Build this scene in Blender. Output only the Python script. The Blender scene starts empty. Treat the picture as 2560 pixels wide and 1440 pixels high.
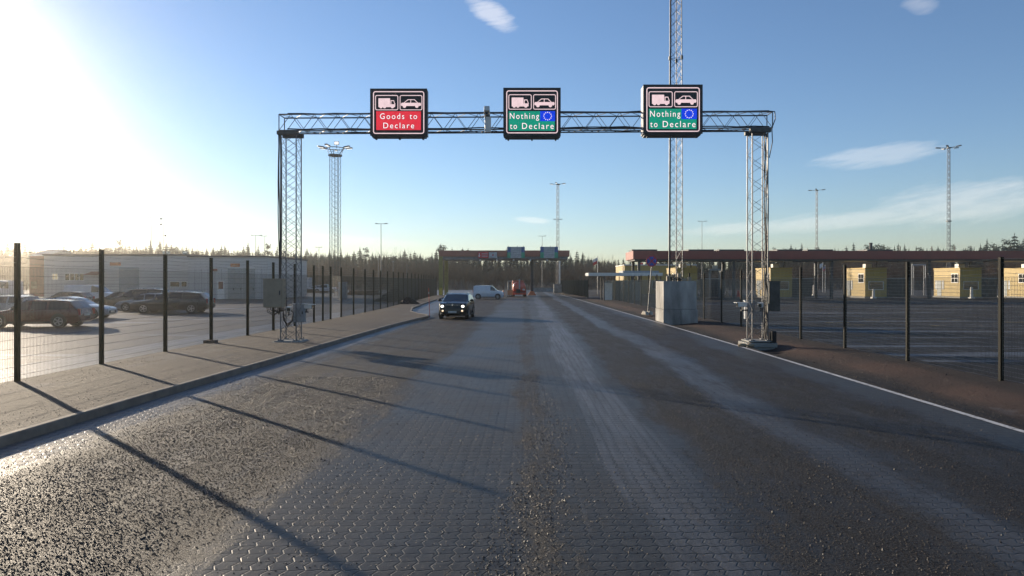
import bpy, bmesh, math, random
from math import sin, cos, pi, atan2, sqrt, radians, tan
from mathutils import Vector, Matrix
random.seed(7)
EM = .68
R = random.Random(11)
scene = bpy.context.scene
COL = scene.collection
F, VX, VY, H = 1750.0, 1313.0, 703.0, 2.4          # focal length in photo pixels, vanishing point, eye height
SUN_AZ, SUN_EL = radians(-45), radians(11.5)       # azimuth from +Y, positive towards +X

def P(px, py, Y): return ((px-VX)/F*Y, Y, H-(py-VY)/F*Y)
def PX(px, Y): return (px-VX)/F*Y
def PZ(py, Y): return H-(py-VY)/F*Y

# ------------------------------------------------------------------ materials
MATS = {}
def nn(nt, t, **kw):
    n = nt.nodes.new(t)
    for k, v in kw.items(): setattr(n, k, v)
    return n
def setin(n, **kw):
    for k, v in kw.items(): n.inputs[k.replace('_', ' ')].default_value = v
def mth(nt, op, a, b=None, c=None, clamp=False):
    n = nn(nt, 'ShaderNodeMath', operation=op, use_clamp=clamp)
    for i, v in enumerate((a, b, c)):
        if v is None: continue
        if isinstance(v, (int, float)): n.inputs[i].default_value = v
        else: nt.links.new(v, n.inputs[i])
    return n.outputs[0]
def mixc(nt, f, a, b):
    n = nn(nt, 'ShaderNodeMix', data_type='RGBA')
    for i, v in ((0, f), (6, a), (7, b)):
        if hasattr(v, 'node'): nt.links.new(v, n.inputs[i])
        elif isinstance(v, (int, float)): n.inputs[i].default_value = v
        else: n.inputs[i].default_value = (*v, 1)
    return n.outputs[2]
def ramp(nt, f, stops):
    n = nn(nt, 'ShaderNodeValToRGB'); e = n.color_ramp.elements
    while len(e) < len(stops): e.new(0.5)
    for el, (p, c) in zip(e, stops):
        el.position = p
        el.color = (c, c, c, 1) if isinstance(c, (int, float)) else (*c, 1)
    nt.links.new(f, n.inputs[0]); return n.outputs[0]
def noise(nt, vec, scale, detail=4, rough=.55, out='Fac'):
    n = nn(nt, 'ShaderNodeTexNoise'); setin(n, Scale=scale, Detail=detail, Roughness=rough)
    if vec is not None: nt.links.new(vec, n.inputs['Vector'])
    return n.outputs[out]
def newmat(name):
    m = bpy.data.materials.new(name); m.use_nodes = True
    nt = m.node_tree; b = nt.nodes['Principled BSDF']; MATS[name] = m
    return m, nt, b
def mat(name, col, rough=.6, metal=0, var=.18, vs=3.0, bump=0, bs=40, coat=0, spec=.5, col2=None, stretch=None):
    m, nt, b = newmat(name)
    tc = nn(nt, 'ShaderNodeTexCoord').outputs['Object']
    if stretch:
        mp = nn(nt, 'ShaderNodeMapping'); mp.inputs['Scale'].default_value = stretch
        nt.links.new(tc, mp.inputs[0]); tc = mp.outputs[0]
    f = noise(nt, tc, vs, 5, .6)
    c2 = col2 or tuple(max(0, c*(1-2*var)) for c in col)
    c1 = col if col2 else tuple(min(1, c*(1+var)) for c in col)
    fr = ramp(nt, f, [(.3, 0), (.7, 1)])
    nt.links.new(mixc(nt, fr, c2, c1), b.inputs['Base Color'])
    rr = mth(nt, 'MULTIPLY_ADD', f, .25, rough-.12, clamp=True)
    nt.links.new(rr, b.inputs['Roughness'])
    setin(b, Metallic=metal, Coat_Weight=coat, Specular_IOR_Level=spec)
    if coat: setin(b, Coat_Roughness=.08)
    if bump:
        bn = nn(nt, 'ShaderNodeBump'); setin(bn, Strength=.6, Distance=bump)
        nt.links.new(noise(nt, tc, bs, 4, .6), bn.inputs['Height']); nt.links.new(bn.outputs[0], b.inputs['Normal'])
    return m
def glow(name, col, strength, base=(.02, .02, .02), led=0):
    m, nt, b = newmat(name)
    setin(b, Base_Color=(*base, 1), Roughness=.5, Emission_Strength=strength*EM, Emission_Color=(*col, 1))
    if led:                                         # rows of diodes with a little unevenness
        tc = nn(nt, 'ShaderNodeTexCoord').outputs['Object']
        sp = nn(nt, 'ShaderNodeSeparateXYZ'); nt.links.new(tc, sp.inputs[0])
        px = mth(nt, 'PINGPONG', mth(nt, 'MULTIPLY', sp.outputs[0], 1/led), .5)
        pz = mth(nt, 'PINGPONG', mth(nt, 'MULTIPLY', sp.outputs[2], 1/led), .5)
        d = mth(nt, 'MINIMUM', px, pz)
        g = ramp(nt, d, [(.0, .45), (.16, 1)])
        nz = mth(nt, 'MULTIPLY_ADD', noise(nt, tc, 5, 3), .5, .72)
        nt.links.new(mth(nt, 'MULTIPLY', mth(nt, 'MULTIPLY', g, nz), strength*EM), b.inputs['Emission Strength'])
    return m

steel = mat('galvanised_steel', (.15, .15, .155), .5, .5, .2, 6)
steel_dull = mat('weathered_steel', (.085, .085, .08), .55, .5, .25, 4)
fence_green = mat('fence_paint', (.009, .0095, .007), .65, .0, .2, 5, spec=.12)
wire_mat = mat('fence_wire', (.03, .032, .026), .42, .3, .2, 5)
wire_zinc = mat('zinc_fence_wire', (.17, .17, .16), .32, .7, .2, 5)
barb_mat = mat('barbed_wire', (.17, .17, .16), .4, .7)
fence_veiled = mat('glare_veiled_post', (.038, .034, .018), .6, .0, .2, 5, spec=.2)  # car park posts: glare veil over dark paint, put into the colour
concrete = mat('concrete', (.27, .27, .25), .85, 0, .22, 1.6, .01, 25)
concrete_dirty = mat('stained_concrete', (.33, .32, .30), .85, 0, .35, 1.1, .012, 18, stretch=(1, 1, .35))
kerbstone = mat('kerbstone', (.165, .138, .112), .8, 0, .2, 3, .006, 40)
black_case = mat('black_casing', (.018, .017, .018), .5)
case_edge = mat('casing_side', (.16, .16, .17), .5, .4)
cabinet_beige = mat('beige_cabinet_paint', (.27, .225, .165), .5, .1, .1, 3)
cabinet_grey = mat('grey_cabinet_paint', (.26, .28, .30), .45, .2, .1, 3)
cam_white = mat('white_housing', (.62, .61, .58), .4, 0, .08)
rubber = mat('black_rubber', (.015, .015, .015), .8)
cable_mat = mat('black_cable', (.012, .012, .014), .55)
chrome = mat('bright_metal', (.55, .55, .55), .25, .9, .08)
glass = mat('dark_glass', (.014, .018, .02), .08, 0, .1, 2, coat=.6)
cladding_w = mat('pale_cladding', (.50, .49, .48), .55, 0, .07, .8, stretch=(.3, .3, 6))
cladding_b = mat('ribbed_cladding', (.47, .47, .47), .55, 0, .07, .8, stretch=(6, 6, .3))
def seams(m, axis, pitch, width, dark):               # joints between cladding boards
    nt = m.node_tree; b = nt.nodes['Principled BSDF']; old = b.inputs['Base Color'].links[0].from_socket
    sp = nn(nt, 'ShaderNodeSeparateXYZ'); nt.links.new(nn(nt, 'ShaderNodeTexCoord').outputs['Object'], sp.inputs[0])
    d = mth(nt, 'PINGPONG', mth(nt, 'MULTIPLY', sp.outputs[axis], 1/pitch), .5)
    nt.links.new(mixc(nt, ramp(nt, d, [(0, dark), (width, 0)]), old, (.10, .10, .10)), b.inputs['Base Color'])
seams(cladding_b, 0, .9, .06, .6); seams(cladding_w, 2, .42, .12, .45)
door_grey = mat('grey_door_paint', (.28, .31, .31), .55, 0, .08)
roof_dark = mat('roof_edge', (.08, .08, .09), .6)
red_fascia = mat('red_fascia_paint', (.25, .055, .04), .55, 0, .12, 1.2, stretch=(.4, 3, .2))
maroon_fascia = red_fascia
yellow_clad = mat('yellow_cladding', (.47, .335, .09), .6, 0, .1, 1.2, stretch=(5, 5, .4))
col_yellow = mat('yellow_column_paint', (.26, .22, .06), .55, 0, .15)
seams(yellow_clad, 0, .3, .1, .25)
soffit = mat('soffit_metal', (.20, .21, .22), .6)
white_trim = mat('white_trim', (.72, .71, .68), .5, 0, .07)
dark_metal = mat('dark_metal', (.05, .052, .055), .5, .2)
brick = mat('red_brown_wood', (.22, .07, .045), .7)
timber = mat('timber', (.22, .13, .07), .8, 0, .25, 5)
soil = mat('dark_soil', (.045, .035, .03), .95, 0, .3, 4, .03, 9)
sandbag = mat('pale_sandstone', (.26, .20, .13), .9, 0, .2, 5, .01, 30)
tan_conc = mat('tan_concrete', (.42, .38, .31), .85, 0, .15, 3)
stake_red = mat('red_stake', (.5, .035, .03), .5)
lamp_mat = mat('lamp_housing', (.15, .15, .155), .4, .3)
lens_mat = mat('lamp_lens', (.80, .80, .76), .25, 0, .05)
lens_sunlit = glow('sunlit_lens_glow', (1, .97, .9), 1.1, (.8, .8, .76))  # glow stands in for sunlight caught on the white lamp faces
spruce_mat = mat('spruce_needles', (.016, .022, .012), .75, 0, .4, .8, spec=.2)
bark = mat('bark', (.11, .08, .06), .9, 0, .3, 6)
twig_mat = mat('bare_twigs', (.125, .075, .048), .85, 0, .35, .5, spec=.2)
twig_dark = mat('dark_bare_twigs', (.07, .042, .032), .85, 0, .35, .4, spec=.2)

# paints
def paint(name, col, rough=.28, metal=.1, coat=.7): return mat(name, col, rough, metal, .06, 1.2, coat=coat, spec=.4)
p_black = paint('black_car_paint', (.005, .007, .007), coat=.25)
p_dark = paint('charcoal_car_paint', (.03, .032, .036))
p_brown = paint('brown_car_paint', (.06, .045, .035))
p_red = paint('maroon_car_paint', (.09, .016, .015))
p_silver = paint('silver_car_paint', (.33, .35, .38))
p_blue = paint('greyblue_car_paint', (.16, .19, .24))
p_white = paint('white_van_paint', (.55, .57, .62), .35, 0)
p_orange = paint('orange_machine_paint', (.48, .05, .02), .4, 0)
trim_black = mat('black_plastic', (.02, .02, .021), .6)
rim_mat = mat('alloy_rim', (.35, .35, .36), .35, .8)
tail_red = mat('tail_light_red', (.35, .01, .01), .2, coat=.8)
plate_mat = mat('number_plate', (.62, .62, .58), .5)
amber = mat('amber_lens', (.6, .2, .02), .25)
head_off = mat('headlight_glass', (.45, .47, .48), .12, .3, coat=.8)
head_on = glow('headlight_beam', (1, .93, .8), 2.4, (.8, .8, .8))
fog_on = glow('fog_light_beam', (1, .7, .4), 1.1, (.8, .8, .8))
# LED colours
led_white = glow('led_white', (1, .74, .77), .92, led=.02)
led_text = glow('led_letters', (1, .86, .88), 1.05)
led_red = glow('led_red', (.95, .035, .06), .80, led=.02)
led_green = glow('led_green', (.0, .30, .19), .95, led=.02)
led_blue = glow('led_blue', (.0, .045, .85), .9, led=.02)
s_blue = mat('sign_blue', (.04, .12, .32), .5); s_green = mat('sign_green', (.03, .32, .20), .5)
s_white = mat('sign_white', (.42, .45, .47), .5); s_red = mat('sign_red', (.55, .04, .05), .5)
s_orange = mat('sign_orange', (.55, .20, .08), .5); s_line = mat('sign_print', (.20, .24, .28), .6)
flag_red = mat('flag_red', (.55, .05, .05), .7); flag_white = mat('flag_white', (.7, .7, .7), .7); flag_blue = mat('flag_blue', (.1, .16, .35), .7)

# ------------------------------------------------------------------ mesh helper
class MB:
    def __init__(s): s.v = []; s.f = []
    def add(s, vs, fs):
        o = len(s.v); s.v += [tuple(v) for v in vs]; s.f += [tuple(i+o for i in f) for f in fs]; return s
    def box(s, c, d, rz=0, rx=0, taper=1):
        hx, hy, hz = d[0]/2, d[1]/2, d[2]/2
        M = Matrix.Rotation(rz, 3, 'Z') @ Matrix.Rotation(rx, 3, 'X')
        vs = []
        for z, t in ((-hz, 1), (hz, taper)):
            for x, y in ((-hx, -hy), (hx, -hy), (hx, hy), (-hx, hy)):
                vs.append(Vector(c) + M @ Vector((x*t, y*t, z)))
        return s.add(vs, [(0, 3, 2, 1), (4, 5, 6, 7), (0, 1, 5, 4), (1, 2, 6, 5), (2, 3, 7, 6), (3, 0, 4, 7)])
    def bb(s, x0, x1, y0, y1, z0, z1): return s.box(((x0+x1)/2, (y0+y1)/2, (z0+z1)/2), (x1-x0, y1-y0, z1-z0))
    def tube(s, a, b, r, n=5, r1=None, cap=True):
        a, b = Vector(a), Vector(b); d = (b-a)
        if d.length < 1e-6: return s
        d.normalize(); u = d.orthogonal().normalized(); w = d.cross(u)
        r1 = r if r1 is None else r1; vs = []
        for p, rr in ((a, r), (b, r1)):
            for k in range(n):
                t = 2*pi*k/n; vs.append(p + (u*cos(t) + w*sin(t))*rr)
        fs = [(k, (k+1) % n, n+(k+1) % n, n+k) for k in range(n)]
        if cap: fs += [tuple(range(n-1, -1, -1)), tuple(range(n, 2*n))]
        return s.add(vs, fs)
    def path(s, pts, r, n=5):
        for a, b in zip(pts, pts[1:]): s.tube(a, b, r, n)
        return s
    def poly(s, pts): return s.add(pts, [tuple(range(len(pts)))])
    def xz(s, pts, y0, y1):                         # extrude an outline in the xz plane along y
        n = len(pts)
        vs = [(x, y0, z) for x, z in pts] + [(x, y1, z) for x, z in pts]
        return s.add(vs, [tuple(range(n)), tuple(range(2*n-1, n-1, -1))] + [(k, n+k, n+(k+1) % n, (k+1) % n) for k in range(n)])
    def yz(s, pts, x0, x1):
        n = len(pts)
        vs = [(x0, y, z) for y, z in pts] + [(x1, y, z) for y, z in pts]
        return s.add(vs, [tuple(range(n-1, -1, -1)), tuple(range(n, 2*n))] + [(k, (k+1) % n, n+(k+1) % n, n+k) for k in range(n)])
    def ell(s, c, r, nu=12, nv=7):
        vs = []
        for j in range(nv+1):
            t = pi*j/nv
            for i in range(nu):
                a = 2*pi*i/nu; vs.append((c[0]+r[0]*sin(t)*cos(a), c[1]+r[1]*sin(t)*sin(a), c[2]+r[2]*cos(t)))
        return s.add(vs, [(j*nu+i, (j+1)*nu+i, (j+1)*nu+(i+1) % nu, j*nu+(i+1) % nu) for j in range(nv) for i in range(nu)])
    def build(s, name, m, parent=None, smooth=False, bevel=0, loc=None):
        me = bpy.data.meshes.new(name); me.from_pydata(s.v, [], s.f); me.validate(); me.materials.append(m)
        if bevel:
            bm = bmesh.new(); bm.from_mesh(me)
            bmesh.ops.remove_doubles(bm, verts=bm.verts, dist=1e-5)
            bmesh.ops.recalc_face_normals(bm, faces=bm.faces)
            es = [e for e in bm.edges if len(e.link_faces) == 2 and e.calc_face_angle(0) > .6]
            bmesh.ops.bevel(bm, geom=es, offset=bevel, segments=2, affect='EDGES', profile=.5)
            bm.to_mesh(me); bm.free()
        else:
            bm = bmesh.new(); bm.from_mesh(me); bmesh.ops.recalc_face_normals(bm, faces=bm.faces); bm.to_mesh(me); bm.free()
        if smooth:
            for p in me.polygons: p.use_smooth = True
            try: me.set_sharp_from_angle(angle=radians(40))
            except Exception: pass
        o = bpy.data.objects.new(name, me); COL.objects.link(o)
        if parent: o.parent = parent
        if loc: o.location = loc
        return o
def tag(o, label=None, cat=None, group=None, kind=None):
    for k, v in (('label', label), ('category', cat), ('group', group), ('kind', kind)):
        if v: o[k] = v
    return o
def T(name, label, cat, loc=(0, 0, 0), rz=0, group=None):
    o = bpy.data.objects.new(name, None); COL.objects.link(o); o.location = loc; o.rotation_euler = (0, 0, rz)
    o.empty_display_size = .3
    return tag(o, label, cat, group)
def S(name, mb, m, **kw): return tag(mb.build(name, m, **kw), kind='structure')
def copy_tree(o, parent=None):
    c = o.copy(); COL.objects.link(c)
    if parent: c.parent = parent
    for ch in list(o.children): copy_tree(ch, c)
    return c
def dup(o, loc, rz=None, label=None):
    c = copy_tree(o); c.location = loc
    if rz is not None: c.rotation_euler = (0, 0, rz)
    if label: c['label'] = label
    return c
def text_mb(body, size, spacing=1.1, bold=0.0):
    cu = bpy.data.curves.new('t', 'FONT'); cu.body = body; cu.size = size; cu.space_character = spacing
    cu.offset = bold; cu.resolution_u = 4
    ob = bpy.data.objects.new('t', cu); COL.objects.link(ob)
    dg = bpy.context.evaluated_depsgraph_get(); dg.update()
    me = ob.evaluated_get(dg).to_mesh()
    vs = [tuple(v.co) for v in me.vertices]; fs = [tuple(p.vertices) for p in me.polygons]
    ob.evaluated_get(dg).to_mesh_clear(); bpy.data.objects.remove(ob); bpy.data.curves.remove(cu)
    return vs, fs
def put_text(mb, body, x0, x1, zb, cap, y, spacing=1.1, bold=0.0):      # fit into x0..x1, baseline zb, capital height cap
    vs, fs = text_mb(body, 1, spacing, bold)
    xs = [v[0] for v in vs]; a, b = min(xs), max(xs); sx = (x1-x0)/(b-a); sz = cap/.70
    mb.add([(x0+(v[0]-a)*sx, y, zb+v[1]*sz) for v in vs], fs)

#@@SPLIT
EXPOSURE = 0.8; SUN_E = 5.0; SKY_S = .095; CLOUD_V = 4.5; HAZE_D = .00055; HAZE_G = .94
# ------------------------------------------------------------------ camera, sun, sky
cam = bpy.data.cameras.new('camera'); co = bpy.data.objects.new('camera', cam); COL.objects.link(co)
co.location = (0, 0, H); co.rotation_euler = (radians(90), 0, 0)
cam.sensor_width = 36; cam.lens = F/2560*36; cam.shift_x = (1280-VX)/2560; cam.shift_y = (VY-720)/2560
cam.clip_start = .1; cam.clip_end = 5000
scene.camera = co
scene.view_settings.view_transform = 'Standard'; scene.view_settings.look = 'None'
scene.view_settings.exposure = EXPOSURE; scene.view_settings.gamma = 1
scene.cycles.max_bounces = 6; scene.cycles.volume_bounces = 1; scene.cycles.use_denoising = True
scene.cycles.sample_clamp_indirect = 4

sd = Vector((sin(SUN_AZ)*cos(SUN_EL), cos(SUN_AZ)*cos(SUN_EL), sin(SUN_EL)))
sun = bpy.data.lights.new('sun', 'SUN'); sun.energy = SUN_E; sun.angle = radians(.5); sun.color = (1, .84, .64)
so = bpy.data.objects.new('sun', sun); COL.objects.link(so); so.rotation_euler = sd.to_track_quat('Z', 'Y').to_euler(); so.location = (-40, 40, 40)

w = bpy.data.worlds.new('World'); scene.world = w; w.use_nodes = True
nt = w.node_tree; bg = nt.nodes['Background']
sky = nn(nt, 'ShaderNodeTexSky', sky_type='NISHITA', sun_disc=False, sun_elevation=SUN_EL, sun_rotation=SUN_AZ)
sky.air_density = 1.0; sky.dust_density = .04; sky.ozone_density = 3.2; sky.altitude = 0
# thin clouds: patches given by compass bearing and height above the horizon
dirv = nn(nt, 'ShaderNodeTexCoord').outputs['Generated']
sep = nn(nt, 'ShaderNodeSeparateXYZ'); nt.links.new(dirv, sep.inputs[0])
az = mth(nt, 'ARCTAN2', sep.outputs[0], sep.outputs[1]); el = mth(nt, 'ARCSINE', sep.outputs[2])
cmb = nn(nt, 'ShaderNodeCombineXYZ'); nt.links.new(az, cmb.inputs[0]); nt.links.new(mth(nt, 'MULTIPLY_ADD', el, 5.5, mth(nt, 'MULTIPLY', az, -.9)), cmb.inputs[1])
n1 = noise(nt, cmb.outputs[0], 11, 8, .66); n2 = noise(nt, cmb.outputs[0], 42, 6, .65)
nz = mth(nt, 'ADD', mth(nt, 'MULTIPLY', n1, .7), mth(nt, 'MULTIPLY', n2, .3))
total = None
def cloud(px, py, hw, hh, tilt, amp, thr=.36):
    global total
    a0 = atan2(px-VX, F); e0 = atan2((VY-py)*cos(a0), F); ra = hw/F*cos(a0)**2; re = hh/F*cos(a0)
    da = mth(nt, 'SUBTRACT', az, a0); de = mth(nt, 'SUBTRACT', el, e0); t = radians(tilt)
    u = mth(nt, 'MULTIPLY', mth(nt, 'ADD', mth(nt, 'MULTIPLY', da, cos(t)), mth(nt, 'MULTIPLY', de, sin(t))), 1/ra)
    v = mth(nt, 'MULTIPLY', mth(nt, 'SUBTRACT', mth(nt, 'MULTIPLY', de, cos(t)), mth(nt, 'MULTIPLY', da, sin(t))), 1/re)
    r2 = mth(nt, 'ADD', mth(nt, 'MULTIPLY', u, u), mth(nt, 'MULTIPLY', v, v))
    fall = mth(nt, 'SUBTRACT', 1, r2, clamp=True)
    k = mth(nt, 'MULTIPLY_ADD', fall, .55, mth(nt, 'SUBTRACT', nz, thr+.36))
    k = mth(nt, 'MULTIPLY', mth(nt, 'MULTIPLY', k, 4.0, clamp=True), mth(nt, 'MULTIPLY', fall, 2.2, clamp=True))
    k = mth(nt, 'MULTIPLY', k, amp)
    total = k if total is None else mth(nt, 'MAXIMUM', total, k)
cloud(1225, 28, 105, 42, -28, .7, .42)
cloud(2300, 10, 75, 32, -15, .3, .42)
cloud(2190, 392, 230, 42, 3, .40, .40)
cloud(2420, 505, 400, 85, 4, .5, .45)
cloud(2080, 555, 420, 36, 3, .45, .42)
cloud(1820, 572, 160, 20, 4, .4)
cloud(1330, 550, 70, 12, -5, .5)
cloud(50, 185, 110, 50, 4, .7)
cloud(880, 600, 300, 16, -3, .25)
cc = nn(nt, 'ShaderNodeVectorMath', operation='SCALE'); cc.inputs[0].default_value = (1.0, .93, .86); cc.inputs['Scale'].default_value = CLOUD_V
lift = nn(nt, 'ShaderNodeVectorMath', operation='MULTIPLY_ADD')
tint = nn(nt, 'ShaderNodeVectorMath', operation='MULTIPLY'); nt.links.new(sky.outputs[0], tint.inputs[0]); tint.inputs[1].default_value = (1.03, .975, 1.03)
nt.links.new(tint.outputs[0], lift.inputs[0]); lift.inputs[1].default_value = (.5, .5, .5); nt.links.new(cc.outputs[0], lift.inputs[2])
nt.links.new(mixc(nt, total, tint.outputs[0], lift.outputs[0]), bg.inputs[0]); bg.inputs[1].default_value = SKY_S

# ------------------------------------------------------------------ haze added to veil the sunward side, imitating lens glare
m = bpy.data.materials.new('air'); m.use_nodes = True; nt = m.node_tree; nt.nodes.remove(nt.nodes['Principled BSDF'])
pv = nn(nt, 'ShaderNodeVolumePrincipled'); setin(pv, Density=HAZE_D, Anisotropy=HAZE_G); pv.inputs['Color'].default_value = (.98, .93, .84, 1)
nt.links.new(pv.outputs[0], nt.nodes['Material Output'].inputs['Volume'])
if HAZE_D > 0:
    hz = MB().bb(-900, 900, -300, 900, -1.5, 42).build('haze', m); tag(hz, kind='stuff')
    hz['label'] = 'thin haze added over the whole customs yard to veil the sunward side'

# ------------------------------------------------------------------ ground materials (world coordinates)
def pos_xy(nt):
    g = nn(nt, 'ShaderNodeNewGeometry').outputs['Position']; s = nn(nt, 'ShaderNodeSeparateXYZ'); nt.links.new(g, s.inputs[0])
    return g, s.outputs[0], s.outputs[1]
def scaled(nt, vec, sc):
    mp = nn(nt, 'ShaderNodeMapping'); mp.inputs['Scale'].default_value = sc; nt.links.new(vec, mp.inputs[0]); return mp.outputs[0]
def xramp(nt, x, stops, lo=-10, hi=10):
    t = mth(nt, 'MULTIPLY_ADD', x, 1/(hi-lo), -lo/(hi-lo), clamp=True)
    return ramp(nt, t, [((a-lo)/(hi-lo), v) for a, v in stops])

road_mat, nt, b = newmat('block_paving')
g, X, Y = pos_xy(nt)
wob = noise(nt, scaled(nt, g, (.25, .06, 1)), 1, 3)
Xw = mth(nt, 'ADD', X, mth(nt, 'MULTIPLY_ADD', wob, 1.6, -.8))
CW, RW = .152, .176
zig = mth(nt, 'PINGPONG', mth(nt, 'MULTIPLY', Y, 1/RW), .5)
zig = mth(nt, 'MULTIPLY_ADD', zig, .55, mth(nt, 'MULTIPLY', X, 1/CW))
du = mth(nt, 'PINGPONG', zig, .5)                       # 0 at a joint between columns
wv = mth(nt, 'SINE', mth(nt, 'MULTIPLY', X, 2*pi/CW))
vv = mth(nt, 'MULTIPLY_ADD', wv, .055, mth(nt, 'MULTIPLY', Y, 1/RW))
dv = mth(nt, 'PINGPONG', vv, .5)
hu = ramp(nt, du, [(.01, 0), (.08, 1)]); hv = ramp(nt, dv, [(.02, 0), (.085, 1)])
hj = mth(nt, 'MINIMUM', hu, hv)
gb = xramp(nt, Xw, [(-7.4, 0), (-6.5, .45), (-5.9, .95), (-2.9, .95), (-2.2, .15), (-.35, .1), (-.05, .62), (.3, .55), (.6, .12), (2.0, .14), (2.5, .85), (3.7, .9), (4.1, .3), (4.7, .3), (5.1, .85), (6.6, .8), (7.2, .2)])
gn = mth(nt, 'ADD', mth(nt, 'MULTIPLY', noise(nt, scaled(nt, g, (1.3, .28, 1)), 1.6, 6, .65), .6), mth(nt, 'MULTIPLY', noise(nt, scaled(nt, g, (1, .6, 1)), 7, 5, .7), .4))
grav = mth(nt, 'MULTIPLY', mth(nt, 'ADD', mth(nt, 'MULTIPLY_ADD', gn, 3.0, -1.82), gb), 1.5, clamp=True)
fb = xramp(nt, Xw, [(-7.5, 1), (-6.9, .95), (-6.0, .35), (-5.6, 0), (.2, 0), (.5, .5), (.85, .1), (1.1, .8), (1.9, .85), (2.3, .1), (3.6, .1), (4.0, .95), (4.6, .85), (5.0, .1), (5.4, .6), (6.0, .2)])
fn = mth(nt, 'ADD', mth(nt, 'MULTIPLY', noise(nt, scaled(nt, g, (3.2, .16, 1)), 1.2, 7, .72), .6), mth(nt, 'MULTIPLY', noise(nt, scaled(nt, g, (9, .5, 1)), 1.6, 6, .72), .4))
fro = mth(nt, 'MULTIPLY', mth(nt, 'ADD', mth(nt, 'MULTIPLY_ADD', fn, 2.4, -1.75), fb), 1.5, clamp=True)
fro = mth(nt, 'MULTIPLY', mth(nt, 'MULTIPLY', fro, mth(nt, 'MULTIPLY_ADD', hj, .75, .25)), mth(nt, 'MULTIPLY_ADD', mth(nt, 'MULTIPLY', Y, 1/20, clamp=True), .80, .22))
grit = mth(nt, 'ADD', mth(nt, 'MULTIPLY', noise(nt, g, 62, 4, .75), .76), mth(nt, 'MULTIPLY', noise(nt, g, 19, 3, .7), .24)); gritc = ramp(nt, grit, [(.38, (.006, .005, .004)), (.52, (.028, .019, .012)), (.66, (.11, .078, .050))])
blockn = noise(nt, scaled(nt, g, (6.6, 5.7, 1)), 1, 2)
base = ramp(nt, blockn, [(.3, (.023, .020, .016)), (.7, (.052, .046, .037))])
big = noise(nt, g, .35, 5, .6)
base = mixc(nt, ramp(nt, big, [(.4, 0), (.68, .55)]), base, (.050, .044, .036))
base = mixc(nt, mth(nt, 'MULTIPLY', mth(nt, 'SUBTRACT', 1, hj), mth(nt, 'MULTIPLY_ADD', grav, -.35, .95)), base, (.006, .005, .004))
base = mixc(nt, mth(nt, 'MULTIPLY', fro, .85), base, (.205, .215, .235))
gm = mth(nt, 'MULTIPLY', grav, ramp(nt, noise(nt, g, 36, 4, .7), [(.38, .12), (.54, 1)]))
vignette_dark = mth(nt, 'MULTIPLY', xramp(nt, Xw, [(1.6, 0), (2.5, .92), (6.8, .92), (7.4, .3)]), ramp(nt, noise(nt, g, .55, 5, .6), [(.3, .55), (.6, 1)]))  # lens edge darkening, put into the colour of right-hand grit and paving
gritc = mixc(nt, vignette_dark, gritc, (.008, .007, .007))
base = mixc(nt, mth(nt, 'MULTIPLY', vignette_dark, .7), base, (.016, .015, .016))
base = mixc(nt, gm, base, gritc)
nt.links.new(base, b.inputs['Base Color'])
ro = mth(nt, 'MULTIPLY_ADD', gm, .22, mth(nt, 'MULTIPLY_ADD', big, .3, .36))
nt.links.new(ro, b.inputs['Roughness']); nt.links.new(mth(nt, 'MULTIPLY_ADD', gm, -.14, .32), b.inputs['Specular IOR Level'])
hjv = mth(nt, 'MULTIPLY', hj, mth(nt, 'MULTIPLY_ADD', noise(nt, g, 2.6, 4, .7), 1.5, -.05))
hgt = mth(nt, 'ADD', mth(nt, 'MULTIPLY', hjv, mth(nt, 'SUBTRACT', 1, mth(nt, 'MULTIPLY', grav, .7))), mth(nt, 'MULTIPLY', mth(nt, 'MULTIPLY', grit, gm), 3.2))
hgt = mth(nt, 'MULTIPLY_ADD', noise(nt, g, 60, 3), .35, hgt)
bn = nn(nt, 'ShaderNodeBump'); setin(bn, Strength=.62, Distance=.009)
nt.links.new(hgt, bn.inputs['Height']); nt.links.new(bn.outputs[0], b.inputs['Normal'])

def asphalt(name, c1, c2, frost, fsc, rough, bump=.012, fcol=(.20, .225, .26), fthr=.56, spec=.3):
    m, nt, b = newmat(name); g, X, Y = pos_xy(nt)
    big = noise(nt, scaled(nt, g, (.10, .22, 1)), 1, 6, .62)
    base = mixc(nt, ramp(nt, big, [(.35, 0), (.65, 1)]), c1, c2)
    grit = noise(nt, g, 55, 4, .7)
    base = mixc(nt, ramp(nt, grit, [(.35, .5), (.6, 0)]), base, tuple(c*.4 for c in c1))
    fn = noise(nt, scaled(nt, g, fsc), 1, 7, .68)
    fr = mth(nt, 'MULTIPLY', ramp(nt, fn, [(fthr, 0), (fthr+.08, 1)]), frost)
    base = mixc(nt, fr, base, fcol)
    nt.links.new(base, b.inputs['Base Color'])
    nt.links.new(mth(nt, 'MULTIPLY_ADD', big, .3, rough-.15), b.inputs['Roughness']); setin(b, Specular_IOR_Level=spec)
    bn = nn(nt, 'ShaderNodeBump'); setin(bn, Strength=.7, Distance=bump)
    nt.links.new(mth(nt, 'ADD', grit, mth(nt, 'MULTIPLY', noise(nt, g, 9, 4), 1.5)), bn.inputs['Height']); nt.links.new(bn.outputs[0], b.inputs['Normal'])
    return m
ground_mat = asphalt('earth', (.05, .04, .03), (.08, .066, .05), .0, (1, 1, 1), .9, .03)
lot_mat = asphalt('parking_asphalt', (.06, .05, .043), (.10, .085, .068), .7, (.05, .30, 1), .55)
yard_mat = asphalt('yard_asphalt', (.030, .025, .022), (.052, .043, .037), .9, (.035, .6, 1), .8, fthr=.535, spec=.2)
pave_mat = asphalt('pavement_asphalt', (.060, .043, .030), (.092, .067, .046), .12, (.4, .15, 1), .8, .012)
verge_mat = asphalt('verge_earth', (.040, .026, .019), (.115, .062, .042), .3, (.8, .5, 1), .85, .05, fthr=.62)
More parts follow.
